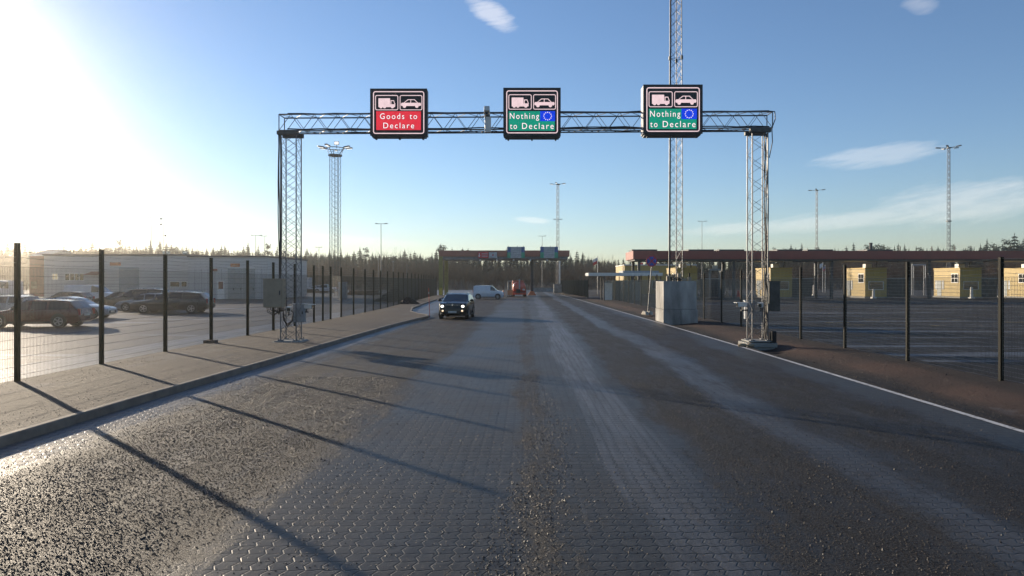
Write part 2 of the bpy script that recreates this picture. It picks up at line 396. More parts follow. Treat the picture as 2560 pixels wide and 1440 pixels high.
nt = verge_mat.node_tree; b = nt.nodes['Principled BSDF']; old = b.inputs['Base Color'].links[0].from_socket; g, X, Y = pos_xy(nt)
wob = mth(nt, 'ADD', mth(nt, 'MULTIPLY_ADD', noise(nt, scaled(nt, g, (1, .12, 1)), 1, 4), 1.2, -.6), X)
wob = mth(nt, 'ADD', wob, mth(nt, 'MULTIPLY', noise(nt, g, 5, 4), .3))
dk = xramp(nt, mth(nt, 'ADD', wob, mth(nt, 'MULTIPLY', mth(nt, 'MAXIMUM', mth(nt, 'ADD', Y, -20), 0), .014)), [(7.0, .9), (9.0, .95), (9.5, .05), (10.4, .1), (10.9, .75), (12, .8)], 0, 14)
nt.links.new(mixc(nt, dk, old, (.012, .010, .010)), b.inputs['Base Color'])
hill_mat = asphalt('forest_floor', (.06, .045, .032), (.10, .075, .05), 0, (1, 1, 1), .9, .05)
line_mat, nt, b = newmat('worn_white_paint'); g, X, Y = pos_xy(nt)
wn = noise(nt, g, 7, 6, .7)
nt.links.new(ramp(nt, wn, [(.34, (.12, .11, .10)), (.5, (.52, .51, .49))]), b.inputs['Base Color']); setin(b, Roughness=.6)

yel_line = mat('worn_yellow_paint', (.42, .30, .08), .7, 0, .3, 6)
def sheet(name, pts, z, m): return S(name, MB().poly([(x, y, z) for x, y in pts]), m)
def strip(name, rows, m, smooth=False):                 # rows: list of lists of points, all the same length
    mb = MB(); n = len(rows[0]); vs = [p for r in rows for p in r]
    mb.add(vs, [(i*n+j, i*n+j+1, (i+1)*n+j+1, (i+1)*n+j) for i in range(len(rows)-1) for j in range(n-1)])
    return S(name, mb, m, smooth=smooth)
sheet('ground', [(-850, -200), (850, -200), (850, 850), (-850, 850)], -.45, ground_mat)
# kerb line on the near side of the car park, with its rounded nose and the side opening behind it
KL = [(-7.65, -8), (-7.6, 8), (-7.55, 14), (-7.35, 20), (-7.2, 27), (-6.95, 36), (-6.6, 42.5), (-6.35, 45), (-6.4, 46.5), (-6.75, 47.8), (-7.5, 49.5), (-8.6, 53), (-9.6, 60), (-10.4, 72), (-11.2, 90), (-12.1, 107), (-12.6, 113)]
FLX = -11.62                                             # line of the car park fence
sheet('road', [(-14.5, -20), (8.05, -20), (8.05, 30), (7.6, 70), (7.0, 100), (6.2, 150), (4, 190), (-60, 190), (-14.5, 115)], 0, road_mat)
sheet('parking_lot', [(-300, -20), (FLX-.12, -20), (FLX-.12, 48), (-12.9, 90), (-14.4, 115), (-62, 192), (-300, 192)], -.02, lot_mat)
sheet('inspection_yard', [(10.6, -20), (300, -20), (300, 192), (8, 192), (7.6, 150), (9.0, 102), (10.6, 100)], -.015, yard_mat)
mb = MB()
pav = [(x-.14, y) for x, y in KL]; back = [(min(FLX-.1, x-.6) if y < 60 else x-2.1, y) for x, y in pav]
rows = [[(bx, y, .13), ((bx+x)/2, y, .145), (x, y, .135)] for (x, y), (bx, _) in zip(pav, back)]
strip('pavement', rows, pave_mat)
rows = [[(x-.14, y, .137), (x-.13, y, .150), (x-.02, y, .150), (x, y, .128), (x+.012, y, -.02)] for x, y in KL]
strip('kerb', rows, kerbstone)
# edge line and verge with its shallow ditch
WL = [(7.98, -8), (7.95, 8), (7.93, 16), (7.9, 26), (7.75, 40), (7.45, 60), (7.15, 80), (6.8, 100), (6.3, 125)]
strip('edge_line', [[(x-.065, y, .005), (x+.065, y, .005)] for x, y in WL], line_mat)
def lerp_line(L, y):
    for (x0, y0), (x1, y1) in zip(L, L[1:]):
        if y0 <= y <= y1: return x0+(x1-x0)*(y-y0)/(y1-y0)
    return L[0][0] if y < L[0][1] else L[-1][0]
rv = random.Random(3); rows = []
for i in range(0, 181):
    y = -12 + i*.75; x0 = lerp_line(WL, y)+.07; amp = 1 if y < 55 else max(0, 1-(y-55)/40)
    dp = -.16*amp*(.8+.35*sin(y*.31)+.15*sin(y*1.3)); r = []
    for t, h_ in ((0, 0), (.10, -.03), (.3, .62), (.55, 1), (.95, .85), (1.35, .45), (1.8, .10), (2.5, -.02), (3.4, 0), (4.2, .05)):
        x = x0 + t*(1 if y < 100 else .6)
        r.append((x, y, (.012 if t else .002) + dp*h_ + rv.uniform(-.012, .012)*(t > 0) - (.03 if t > 4 else 0)))
    rows.append(r)
vrows = rows
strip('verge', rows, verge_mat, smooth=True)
for k, (px, py, w_) in enumerate(((2093, 806, 60), (2140, 812, 44), (2352, 797, 40), (2345, 814, 36), (2395, 800, 34), (2540, 805, 60), (2180, 800, 38))):
    Y_ = 4200/(py-VY); x_ = PX(px, Y_); W_ = w_/F*Y_
    S('lane_marking', MB().poly([(x_-W_/2, Y_-.12, -.008), (x_+W_/2, Y_-.12, -.008), (x_+W_/2, Y_+.12, -.008), (x_-W_/2, Y_+.12, -.008)]), yel_line)
# hill behind the yard
def hill_z(x, y):
    t = min(1, max(0, (y-200)/110)); t = t*t*(3-2*t)
    return -.3 + t*(5.0 + 1.2*sin(x*.013) + .8*sin(x*.041+1)) + max(0, y-310)*.02
rows = [[(x, y, hill_z(x, y)) for x in range(-520, 521, 20)] for y in range(195, 560, 15)]
strip('hill', rows, hill_mat, smooth=True)

# loose grit on the paving: real stones where they are close enough to be seen
def gdens(x):
    pts = [(-7.4, 0), (-6.5, .35), (-5.9, 1), (-3.5, .9), (-2.7, .06), (-.35, .04), (-.05, .5), (.3, .4), (.6, .05), (2.0, .06), (2.5, .7), (3.7, .8), (4.1, .15), (4.7, .15), (5.1, .7), (6.6, .7), (7.2, .05), (7.9, .02)]
    for (a, u), (c, v) in zip(pts, pts[1:]):
        if a <= x <= c: return u+(v-u)*(x-a)/(c-a)
    return 0
rg = random.Random(5); mb = MB(); cnt = 0
while cnt < 75000:
    y = 4.6 + 13*rg.random()**1.5; x = rg.uniform(-7.4, 7.8)
    if abs(x) > y*.82+.5: continue
    clump = .78+.22*sin(x*3.1+sin(y*.9)*2)*sin(y*1.1+x)
    if x > 1.2 and rg.random() < .72: continue
    if rg.random() > gdens(x+.25*sin(y*.4)) * clump: continue
    s = rg.uniform(.0035, .010)*(1 if rg.random() < .97 else 1.6); a = rg.uniform(0, 6.28)
    c, d = cos(a)*s, sin(a)*s; e = rg.uniform(.6, 1.1)
    mb.add([(x+c, y+d, 0), (x-d*e, y+c*e, .001), (x-c, y-d*.8, 0), (x+d, y-c*e, 0), (x+c*.2, y-d*.2, s*rg.uniform(.7, 1.3))], [(0, 1, 4), (1, 2, 4), (2, 3, 4), (3, 0, 4)])
    cnt += 1
def stone(x, y, z, s):
    a = rg.uniform(0, 6.28); c, d = cos(a)*s, sin(a)*s
    mb.add([(x+c, y+d, z-s*.3), (x-d*.8, y+c*.8, z-s*.3), (x-c, y-d*.8, z-s*.3), (x+d, y-c*.9, z-s*.3), (x+c*.2, y-d*.2, z+s*rg.uniform(.6, 1.1))], [(0, 1, 4), (1, 2, 4), (2, 3, 4), (3, 0, 4)])
for k in range(2600):
    i = rg.randrange(20, 70); j = rg.randrange(1, 8); t, u = rg.random(), rg.random(); p, q, r_, s_ = vrows[i][j], vrows[i][j+1], vrows[i+1][j], vrows[i+1][j+1]
    x, y, z = [(p[n]*(1-t)+q[n]*t)*(1-u)+(r_[n]*(1-t)+s_[n]*t)*u for n in range(3)]; stone(x, y, z, rg.uniform(.006, .022)*(1 if rg.random() < .96 else 2))
for k in range(3200):
    y = 9+22*rg.random()**1.4; x = rg.uniform(FLX+.1, -7.8); stone(x, y, .142, rg.uniform(.004, .012))
m, nt, b = newmat('grit_stone'); g, X, Y = pos_xy(nt)
nt.links.new(ramp(nt, noise(nt, g, 70, 2), [(.38, (.012, .009, .007)), (.50, (.028, .019, .013)), (.66, (.12, .086, .058))]), b.inputs['Base Color']); setin(b, Roughness=.5, Specular_IOR_Level=.35)
o = mb.build('grit', m); tag(o, kind='stuff'); o['label'] = 'loose brown grit scattered over the block paving'
#@@SPLIT
# ------------------------------------------------------------------ lattice helpers
def lattice4(mb, cx, cy, w, d, z0, z1, step, rc, rb, style='X', taper=1.0):
    def pt(k, z):
        t = 1+(taper-1)*(z-z0)/(z1-z0); sx, sy = ((-1, -1), (1, -1), (1, 1), (-1, 1))[k]
        return (cx+sx*w/2*t, cy+sy*d/2*t, z)
    for k in range(4): mb.tube(pt(k, z0), pt(k, z1), rc, 6)
    n = max(1, round((z1-z0)/step)); h = (z1-z0)/n
    for i in range(n):
        za, zb = z0+i*h, z0+(i+1)*h
        for k in range(4):
            j = (k+1) % 4
            if style == 'X': mb.tube(pt(k, za), pt(j, zb), rb, 4, cap=False); mb.tube(pt(j, za), pt(k, zb), rb, 4, cap=False)
            elif (i+k) % 2: mb.tube(pt(k, za), pt(j, zb), rb, 4, cap=False)
            else: mb.tube(pt(j, za), pt(k, zb), rb, 4, cap=False)
def lattice3(mb, w, z0, z1, step, rc, rb, taper=1.0, cx=0, cy=0, rot=0):
    def pt(k, z):
        t = 1+(taper-1)*(z-z0)/(z1-z0); a = rot+2*pi*k/3
        return (cx+cos(a)*w*.577*t, cy+sin(a)*w*.577*t, z)
    for k in range(3): mb.tube(pt(k, z0), pt(k, z1), rc, 6)
    n = max(1, round((z1-z0)/step)); h = (z1-z0)/n
    for i in range(n):
        for k in range(3):
            j = (k+1) % 3; za, zb = z0+i*h, z0+(i+1)*h
            if step < 2: mb.tube(pt(k, za), pt(j, zb), rb, 4, cap=False)
            mb.tube(pt(j, za), pt(k, zb), rb, 4, cap=False)
    return pt

# ------------------------------------------------------------------ the sign gantry
GY = 26.4
gan = T('sign_gantry', 'wide galvanised lattice gantry spanning the whole paved road and carrying three lit boards', 'gantry', (0, GY, 0))
LT, RT = (-8.83, .58), (8.76, .58)
def beam_z(x): return 8.02 + (x+9.15)/18.4*.10
for cx, w in (LT, RT):
    mb = MB(); lattice4(mb, cx, 0, w, .60, .16, beam_z(cx)-.14, .42 if cx < 0 else .40, .023, .009, 'Z' if cx > 0 else 'X')
    mb.build('tower', steel, gan)
    mb = MB(); mb.box((cx, 0, .16), (.95, .95, .05)); mb.box((cx, 0, .07 if cx < 0 else .03), (1.12, 1.12, .16))
    if cx > 0: mb.box((cx, 0, -.33), (1.0, 1.0, .56))
    mb.build('plinth', concrete, gan, bevel=.015)
    for sy in (-.3, .3):
        mb = MB(); mb.box((cx+(.0 if cx > 0 else -.02), sy, beam_z(cx)-.09), (.78, .16, .14)); mb.build('cap_plate', steel_dull, gan)
    for sx in (-1, 1):
        for sy in (-1, 1):
            mb = MB(); mb.box((cx+sx*w/2, sy*.3, .20), (.17, .17, .03)); mb.tube((cx+sx*(w/2+.06), sy*.36, .18), (cx+sx*(w/2+.06), sy*.36, .27), .014)
            mb.build('foot_plate', steel, gan)
mb = MB(); x0, x1 = -9.18, 9.22; BH = .60
for sy in (-.3, .3):
    for dz in (0, BH): mb.tube((x0, sy, beam_z(x0)+dz), (x1, sy, beam_z(x1)+dz), .026, 6)
n = 42; st = (x1-x0)/n
for i in range(n):
    a, c = x0+i*st, x0+(i+1)*st
    for sy in (-.3, .3):
        za, zc = ((0, BH) if i % 2 == 0 else (BH, 0)); mb.tube((a, sy, beam_z(a)+za), (c, sy, beam_z(c)+zc), .012, 4)
    for dz in (0, BH):
        ya, yc = ((-.3, .3) if i % 2 == 0 else (.3, -.3)); mb.tube((a, ya, beam_z(a)+dz), (c, yc, beam_z(c)+dz), .011, 4)
for x in (x0, x1):
    for sy in (-.3, .3): mb.tube((x, sy, beam_z(x)), (x, sy, beam_z(x)+BH), .02, 5)
    for dz in (0, BH): mb.tube((x, -.3, beam_z(x)+dz), (x, .3, beam_z(x)+dz), .02, 5)
mb.build('beam', steel, gan)
mb = MB(); rc = random.Random(2)                       # cables tied along the beam and down the towers
for sy, zo in ((-.27, .05), (-.24, .02), (.26, .04), (-.26, BH+.03)):
    pts = [(x0+.3+k*.6, sy+rc.uniform(-.03, .03), beam_z(x0+.3+k*.6)+zo+rc.uniform(-.015, .03)) for k in range(31)]
    mb.path(pts, .022, 5)
for k in range(6):
    cx = 9.0+rc.uniform(-.12, .10); cy = rc.uniform(-.34, -.1)
    pts = [(cx+rc.uniform(-.05, .05), cy+rc.uniform(-.03, .03), z) for z in (7.95, 7.2, 6.4, 5.5, 4.7, 3.9, 3.1, 2.4, 1.7, 1.1, .5, .22)]
    mb.path(pts, .016, 5)
for k in range(4):
    cx = -9.14+rc.uniform(-.05, .05); pts = [(cx+rc.uniform(-.03, .03), -.33+rc.uniform(-.03, .03), z) for z in (7.95, 7.0, 6.1, 5.0, 4.0, 3.2, 2.5)]
    mb.path(pts, .018, 5)
mb.path([(9.0, -.3, 8.75), (9.3, -.32, 8.72), (9.32, -.32, 8.45), (9.2, -.3, 8.1), (9.22, -.3, 7.6), (9.1, -.3, 7.0)], .018, 5)
mb.build('cable', cable_mat, gan, smooth=True)

# ------------------------------------------------------------------ the three LED boards
def rrect(x0, x1, z0, z1, r, n=4):
    pts = []
    for cx, cz, a0 in ((x1-r, z1-r, 0), (x0+r, z1-r, 90), (x0+r, z0+r, 180), (x1-r, z0+r, 270)):
        for k in range(n+1):
            a = radians(a0+90*k/n); pts.append((cx+r*cos(a), cz+r*sin(a)))
    return pts
def ring(mb, x0, x1, z0, z1, r, t, y):
    o = rrect(x0, x1, z0, z1, r); i = rrect(x0+t, x1-t, z0+t, z1-t, max(.001, r-t)); n = len(o)
    mb.add([(x, y, z) for x, z in o]+[(x, y, z) for x, z in i], [(k, (k+1) % n, n+(k+1) % n, n+k) for k in range(n)])
def disc(mb, cx, cz, r, y, n=14): mb.poly([(cx+r*cos(2*pi*k/n), y, cz+r*sin(2*pi*k/n)) for k in range(n)])
def board(label, px0, px1, py0, py1, red, front=25.78, depth=.42):
    xa, xb = PX(px0, front), PX(px1, front); zt, zb = PZ(py0, front), PZ(py1, front)
    W = xb-xa; u = W/492
    d = T('display_board', label, 'sign', ((xa+xb)/2, front, zb))
    ox, oz = -W/2, zt-zb
    X = lambda a: ox+a*u
    Z = lambda a: oz-a*u
    mb = MB(); mb.bb(-W/2, W/2, .03, depth, .0, oz); mb.build('casing', case_edge, d)
    mb = MB(); mb.bb(-W/2-.012, W/2+.012, 0, .03, -.012, oz+.012); mb.build('front_panel', black_case, d)
    mb = MB(); mb.bb(-W/2+.05, W/2-.05, .06, depth-.03, -.06, 0)
    for s in (-.42, 0, .42): mb.box((s*W, .22, -.09), (.06, .2, .05))
    mb.build('mounting_tray', dark_metal, d)
    for s in (-.3, .3): MB().bb(s*W-.04, s*W+.04, depth, depth+.15, .25, oz-.3).build('hanger', steel_dull, d)
    y = -.004
    mb = MB(); ring(mb, X(23), X(470), Z(393), Z(21), 22*u, 8.5*u, y); mb.build('border_line', led_white, d)
    for a, c in ((42, 243), (256, 453)):
        mb = MB(); ring(mb, X(a), X(c), Z(187), Z(55), 16*u, 6.5*u, y); mb.build('symbol_frame', led_white, d)
    mb = MB()                                           # lorry facing right
    mb.poly([(X(a), y, Z(c)) for a, c in ((70, 83), (172, 83), (172, 152), (70, 152))])
    mb.poly([(X(a), y, Z(c)) for a, c in ((172, 134), (216, 134), (216, 152), (172, 152))])
    for q in (((176, 100), (183, 100), (183, 134), (176, 134)), ((183, 100), (206, 100), (208, 107), (183, 107)), ((202, 107), (208, 107), (218, 134), (211, 134))):
        mb.poly([(X(a), y, Z(c)) for a, c in q])
    mb.poly([(X(a), y, Z(c)) for a, c in ((70, 152), (216, 152), (214, 160), (70, 160))])
    for cx in (92, 124, 192): disc(mb, X(cx), Z(157), 14*u, y-.001)
    mb.build('lorry_symbol', led_white, d)
    mb = MB()                                           # saloon car
    mb.poly([(X(a), y, Z(c)) for a, c in ((266, 130), (274, 122), (436, 122), (441, 130), (441, 143), (434, 150), (272, 150), (266, 144))])
    for q in (((290, 122), (298, 122), (330, 98), (326, 92)), ((326, 92), (386, 92), (382, 98), (330, 98)), ((382, 98), (386, 92), (416, 122), (408, 122)), ((350, 98), (356, 98), (354, 122), (348, 122))):
        mb.poly([(X(a), y, Z(c)) for a, c in q])
    for cx in (297, 405): disc(mb, X(cx), Z(152), 15*u, y-.001)
    mb.build('car_symbol', led_white, d)
    if red:
        mb = MB(); mb.poly([(X(a), y, Z(c)) for a, c in ((51, 196), (441, 196), (441, 360), (51, 360))]); mb.build('red_panel', led_red, d)
        lines = (('Goods', 84, 296, 264, 50), ('to', 342, 408, 264, 50), ('Declare', 113, 382, 345, 50))
    else:
        mb = MB(); mb.poly([(X(a), y, Z(c)) for a, c in ((45, 201), (443, 201), (443, 370), (45, 370))]); mb.build('green_panel', led_green, d)
        mb = MB(); mb.poly([(X(a), y-.004, Z(c)) for a, c in ((316, 200), (446, 200), (446, 288), (316, 288))]); fl = mb.build('blue_flag', led_blue, d)
        mb = MB()
        for k in range(12):
            a = 2*pi*k/12; cx, cz = 381+33*cos(a), 244+33*sin(a)
            mb.poly([(X(cx+(6.2 if q % 2 == 0 else 2.8)*sin(2*pi*q/10)), y-.008, Z(cz-(6.2 if q % 2 == 0 else 2.8)*cos(2*pi*q/10))) for q in range(10)])
        mb.build('star_circle', led_text, fl)
        lines = (('Nothing', 54, 307, 268, 52), ('to', 55, 116, 355, 53), ('Declare', 160, 434, 355, 53))
    for tx, a, c, bl, cap in lines:
        mb = MB(); put_text(mb, tx, X(a-3), X(c+3), Z(bl+1), cap*u, y-.002, 1.28, .022); mb.build('lettering_outline', black_case, d)  # dark outline behind each word
        mb = MB(); put_text(mb, tx, X(a), X(c), Z(bl), (cap*u if tx != 'to' else cap*u), y-.006, 1.28, -.002); mb.build('lettering', led_text, d)
    return d
board('lit board with red panel reading Goods to Declare on the gantry', 926, 1067, 222, 338, True)
board('lit green Nothing to Declare board in the middle of the gantry', 1259, 1401, 220, 340, False)
board('lit green Nothing to Declare board in front of the tall lattice mast', 1609, 1756, 212, 333, False, 25.3, .6)

# camera on the beam
c = T('surveillance_camera', 'white hooded traffic camera fixed on the gantry beam between the red and green boards', 'camera', (PX(1221, 26), 26.0, 7.95))
MB().bb(-.11, .11, -.42, -.2, -.10, .46).build('housing_base', cam_white, c, bevel=.01)
mb = MB(); mb.box((-.03, -.36, .64), (.2, .5, .2), rx=radians(-22)); mb.build('camera_body', cam_white, c, bevel=.015)
MB().box((-.03, -.60, .545), (.09, .02, .09), rx=radians(-22)).build('lens_window', glass, c)
MB().bb(-.07, .07, -.38, -.1, .40, .56).build('bracket', dark_metal, c)

# cabinets and cameras on the towers
def cabinet(label, x, y, z, dx, dy, dz, m, door=True):
    o = T('electrical_cabinet', label, 'cabinet', (x, y, z))
    MB().bb(-dx/2, dx/2, -dy/2, dy/2, 0, dz).build('housing', m, o, bevel=.012)
    MB().bb(-dx/2-.02, dx/2+.02, -dy/2-.02, dy/2+.02, dz, dz+.03).build('lid', m, o)
    dr = MB().bb(-dx/2+.03, dx/2-.03, -dy/2-.012, -dy/2-.001, .03, dz-.03).build('door', m, o)
    MB().bb(dx/2-.10, dx/2-.06, -dy/2-.03, -dy/2-.012, dz*.45, dz*.6).build('handle', dark_metal, dr)
    return o
cb = cabinet('beige control cabinet bolted to the gantry leg beside the car park fence', PX(690, 26.2), 26.05, PZ(768, 26.2), .70, .42, 1.04, cabinet_beige)
cabinet('small pale grey box low on the gantry leg below the beige cabinet', PX(741, 26.4), 26.75, PZ(806, 26.5), .46, .2, .68, cabinet_grey)
cabinet('tall grey metal cabinet behind the gantry leg with black cables', PX(1936, 26.6), 26.75, PZ(778, 26.6), .42, .34, 1.12, steel_dull)
cabinet('pale bluish box seen through the lattice of the gantry leg near the verge', PX(1875, 26.9), 27.0, PZ(798, 26.9), .36, .2, .70, cabinet_grey)
# bundle of cables hanging below the beige cabinet
mb = MB(); rc = random.Random(8); bx, bz = PX(690, 26.2), PZ(768, 26.2)
for k in range(9):
    a = bx-.28+k*.065; e = bx+.18+rc.uniform(-.05, .25); dp = rc.uniform(.12, .3)
    mb.path([(a, 26.05, bz+.02), (a+.01, 26.05, bz-dp*.6), ((a+e)/2, 26.1, bz-dp), (e, 26.12, bz-dp*.5), (e, 26.12, bz+.4)], .014, 5)
for k in range(3):
    mb.path([(bx+.3, 26.1, bz-.1), (bx+.33+k*.03, 26.05, bz-.45-.05*k), (bx+.48, 26.05, bz-.62-.05*k), (bx+.62+.02*k, 26.1, bz-.5), (bx+.66, 26.15, bz-.2), (bx+.5, 26.2, bz-.05)], .016, 5)
tag(mb.build('cable_bundle', cable_mat, smooth=True), 'looped black cables hanging under the beige control cabinet', 'cable')
def cctv(label, loc, rz, m=cam_white):
    o = T('plate_camera', label, 'camera', loc, rz)
    MB().box((0, 0, .0), (.16, .42, .16)).build('housing', m, o, bevel=.03)
    MB().box((0, -.03, .09), (.2, .52, .02)).build('sun_hood', m, o)
    MB().box((0, -.215, 0), (.12, .012, .12)).build('lens_window', glass, o)
    mb = MB(); mb.tube((0, .05, -.08), (0, .05, -.2), .03); mb.box((0, .12, -.2), (.06, .3, .05)); mb.build('arm', dark_metal, o)
    return o
cctv('white camera housing on the gantry leg beside the small pale grey box', (PX(724, 26.3), 26.2, PZ(773, 26.3)), radians(18))
cctv('boxy white camera seen side-on beyond the small pale grey box', (PX(767, 26.6), 26.7, PZ(767, 26.6)), radians(75))
cctv('long white camera seen side-on left of the cable-wrapped gantry leg', (PX(1852, 26.3), 26.2, PZ(762, 26.3)), radians(-70))
cctv('white camera looking toward the viewer between the legs of the verge-side gantry tower', (PX(1896, 26.2), 25.95, PZ(763, 26.2)), radians(-25))
mb = MB(); mb.bb(-.09, .09, -.12, .12, 0, .55); mb.bb(-.12, -.09, -.05, .05, 0, .5); o = mb.build('rubber_block', rubber, bevel=.03, loc=(PX(1933, 26.0), 26.0, .0))
tag(o, 'upright black rubber block at the foot of the cable-wrapped gantry leg', 'block')
mb = MB(); rc = random.Random(4)
for k, (dx, dy, s) in enumerate(((0, 0, .18), (.26, -.12, .14))): mb.ell((dx, dy, .05), (s, s*.7, .07))
o = mb.build('sandbag', sandbag, smooth=True, loc=(PX(1852, 25.9), 25.7, .0)); tag(o, 'pale sandbags slumped against the plinth of the verge-side gantry leg', 'sandbag')

# ------------------------------------------------------------------ fences
def wire_panel(L, h, vstep, hstep, r=.0032, m=None, name='mesh_panel', z0=.06):
    mb = MB(); n = int(L/vstep)
    for k in range(1, n):
        x = k*L/n; mb.tube((0, x, z0), (0, x, h), r, 3, cap=False)
    k = int((h-z0)/hstep)
    for i in range(k+1):
        z = z0+(h-z0)*i/k; mb.tube((.006, 0, z), (.006, L, z), r*1.15, 3, cap=False)
    me_o = mb.build(name, m or wire_mat); return me_o
def fence(label, pts, h_post, h_mesh, post_w, panel_src, strands, wm=fence_green, post_src=None, z=0, half_src=None):
    x0, y0 = pts[0]
    root = T('wire_fence', label, 'fence', (x0, y0, z))
    for i, (x, y) in enumerate(pts):
        p = post_src.copy(); COL.objects.link(p); p.parent = root; p.location = (x-x0, y-y0, 0); p.scale = (1, 1, h_post)
        if i+1 < len(pts):
            xa, ya = pts[i+1]; L = sqrt((xa-x)**2+(ya-y)**2)
            src = half_src if (half_src and L < 2.6) else panel_src; q = src.copy(); COL.objects.link(q); q.parent = root; q.location = (x-x0, y-y0, 0)
            q.rotation_euler = (0, 0, atan2(-(xa-x), ya-y)); q.scale = (1, L/src.dimensions.y, 1)
    mb = MB()
    for zz in strands:
        for (xa, ya), (xc, yc) in zip(pts, pts[1:]):
            n = 8; prev = None
            for k in range(n+1):
                t = k/n; p = (xa+(xc-xa)*t-x0, ya+(yc-ya)*t-y0, zz-.05*sin(pi*t))
                if prev: mb.tube(prev, p, .0045, 3, cap=False)
                if 0 < k and (ya < 60): mb.tube((p[0]-.02, p[1], p[2]-.02), (p[0]+.02, p[1], p[2]+.02), .003, 3, cap=False)
                prev = p
    if strands: mb.build('barbed_wire', barb_mat, root)
    return root
mb = MB(); mb.box((0, 0, .5), (.092, .092, 1.0)); mb.box((0, 0, 1.0005), (.098, .098, .004)); post_o = mb.build('post', fence_veiled)
mb = MB(); mb.box((0, 0, .5), (.085, .085, 1.0)); post_r = mb.build('post', fence_green)
pan_l = wire_panel(3.35, 2.72, .05, .2, .0036); pan_r = wire_panel(4.05, 2.5, .05, .1, .0042, wire_zinc)
pan_h = wire_panel(1.7, 2.72, .05, .2, .0036); pan_f = wire_panel(4.0, 2.55, .06, .16, .005)
lp = [(FLX+.12, y) for y in (5.9, 9.2, 12.5, 15.85)] + [(FLX, y) for y in (19.2, 22.6, 25.9, 29.3, 32.3, 35.3, 38.5, 40.2, 41.8, 44.2, 47.4, 50.8)]
lp += [(-11.75, 54.2), (-11.9, 57.6), (-12.0, 61.0), (-12.15, 64.5), (-12.3, 68), (-12.45, 71.5), (-12.6, 75), (-12.75, 78.5), (-12.9, 82), (-13.05, 85.5), (-13.2, 89), (-13.4, 92.5), (-13.6, 96), (-13.8, 99.5), (-14.0, 103), (-14.2, 106.5), (-14.4, 110), (-14.3, 113)]
lf = fence('tall wire mesh fence on square posts between the pavement and the car park', lp, 3.26, 2.7, .105, pan_l, (2.82, 2.95, 3.08, 3.2), post_src=post_o, half_src=pan_h)
FRX = 11.42
rp = [(FRX, y) for y in (8.6, 12.7, 16.8, 20.9, 25, 29, 33, 37, 40.7, 44.7, 48.7, 52.7, 56.7, 60.7, 64.8, 69, 73, 77, 81, 85, 89, 93, 97, 101)]
fence('wire mesh fence with barbed strands along the dark verge in front of the inspection yard', rp, 2.98, 2.5, .085, pan_r, (2.6, 2.72, 2.84, 2.95), post_src=post_r)
fp = [(FRX, 101.1), (9.1, 101.2), (8.95, 105), (8.8, 109), (8.65, 113), (8.5, 117), (8.38, 121), (8.25, 125), (8.12, 129), (8.0, 133), (7.9, 137), (7.8, 141), (7.75, 145), (7.7, 149), (7.7, 153)]
fence('dense dark mesh fence running on past the small mast block to the woods', fp, 2.7, 2.55, .085, pan_f, (), post_src=post_r)
lf2 = [(-14.3, 113.2), (-18, 114), (-22, 115), (-26, 116), (-30, 117), (-34, 118)]
fence('short dark mesh fence closing the gap between the car park and the portal post', [(-14.5, 113.4), (-17.5, 114.2), (-21, 115), (-25, 116), (-29, 117)], 3.0, 2.55, .085, pan_f, (2.8,), post_src=post_r)
for o in (post_o, post_r, pan_l, pan_r, pan_f, pan_h): bpy.data.objects.remove(o)
# concrete socket under one near post
o = MB().box((0, 0, .04), (.42, .32, .12)).build('post_socket', mat('brown_socket', (.16, .11, .08), .9, 0, .25, 5, .01), bevel=.02, loc=(FLX, 25.86, .13))
tag(o, 'small brown concrete socket at the base of a car park fence post', 'footing')
#@@SPLIT
# ------------------------------------------------------------------ lattice mast on its concrete blocks
bl = T('concrete_block', 'large stacked concrete counterweight block carrying the tall lattice mast beside the edge line', 'block', (8.93, 41.5, 0))
MB().bb(-.98, .02, -1.25, 1.25, -.6, .76).build('lower_block', concrete_dirty, bl, bevel=.025)
MB().bb(.035, 1.0, -1.25, 1.25, -.6, .76).build('lower_block', concrete_dirty, bl, bevel=.025)
MB().bb(-.96, .94, -1.2, 1.22, .762, 2.40).build('upper_block', concrete_dirty, bl, bevel=.03)
ms = T('lattice_mast', 'tall three-legged lattice mast rising from the concrete block and out of the picture top', 'mast', (PX(1690, 41.6), 41.6, 2.40))
mb = MB(); pt = lattice3(mb, .80, .05, 13.2,   .62, .028, .011, .88, rot=radians(75)); mb.build('lower_section', steel, ms)
mb = MB(); pt2 = lattice3(mb, .70, 13.2, 26, .6, .028, .012, .80, rot=radians(75)); mb.build('upper_section', steel, ms)
mb = MB()
for k in range(3):
    p = pt(k, 13.2); mb.tube((p[0], p[1], 13.1), (p[0], p[1], 13.32), .07, 6); q = pt((k+1) % 3, 13.2)
    mb.tube(p, q, .016, 5)
mb.build('flange', steel_dull, ms)
for k in range(3): p = pt(k, .05); MB().box((p[0], p[1], .025), (.26, .26, .05)).build('foot_plate', steel_dull, ms)
mb = MB(); rc = random.Random(3); a = pt(0, 0)
mb.path([(pt(1, z)[0]+.06+rc.uniform(-.01, .01), pt(1, z)[1], z) for z in (0.1, 2, 4, 6, 8, 10, 12, 14, 17, 20, 23, 26)], .03, 5)
mb.build('feed_cable', cable_mat, ms)
mb = MB(); mb.box((-.3, 0, 18.7), (.5, .3, .12)); mb.box((.55, -.1, 18.75), (.3, .2, .1)); mb.build('side_bracket', dark_metal, ms)
o = T('mast_switchgear', 'little beige boxes of switchgear around the foot of the mast on the block', 'switchgear', (8.93, 41.5, 2.402))
for x, y, s, h in ((-.62, -.9, .22, .30), (-.3, -.95, .16, .22), (.25, -1.0, .3, .16), (.6, -.9, .2, .24), (.05, -.7, .2, .45)): MB().box((x, y, h/2), (s, s*.8, h)).build('switch_box', cabinet_beige, o, bevel=.01)
mb = MB(); rc = random.Random(9)
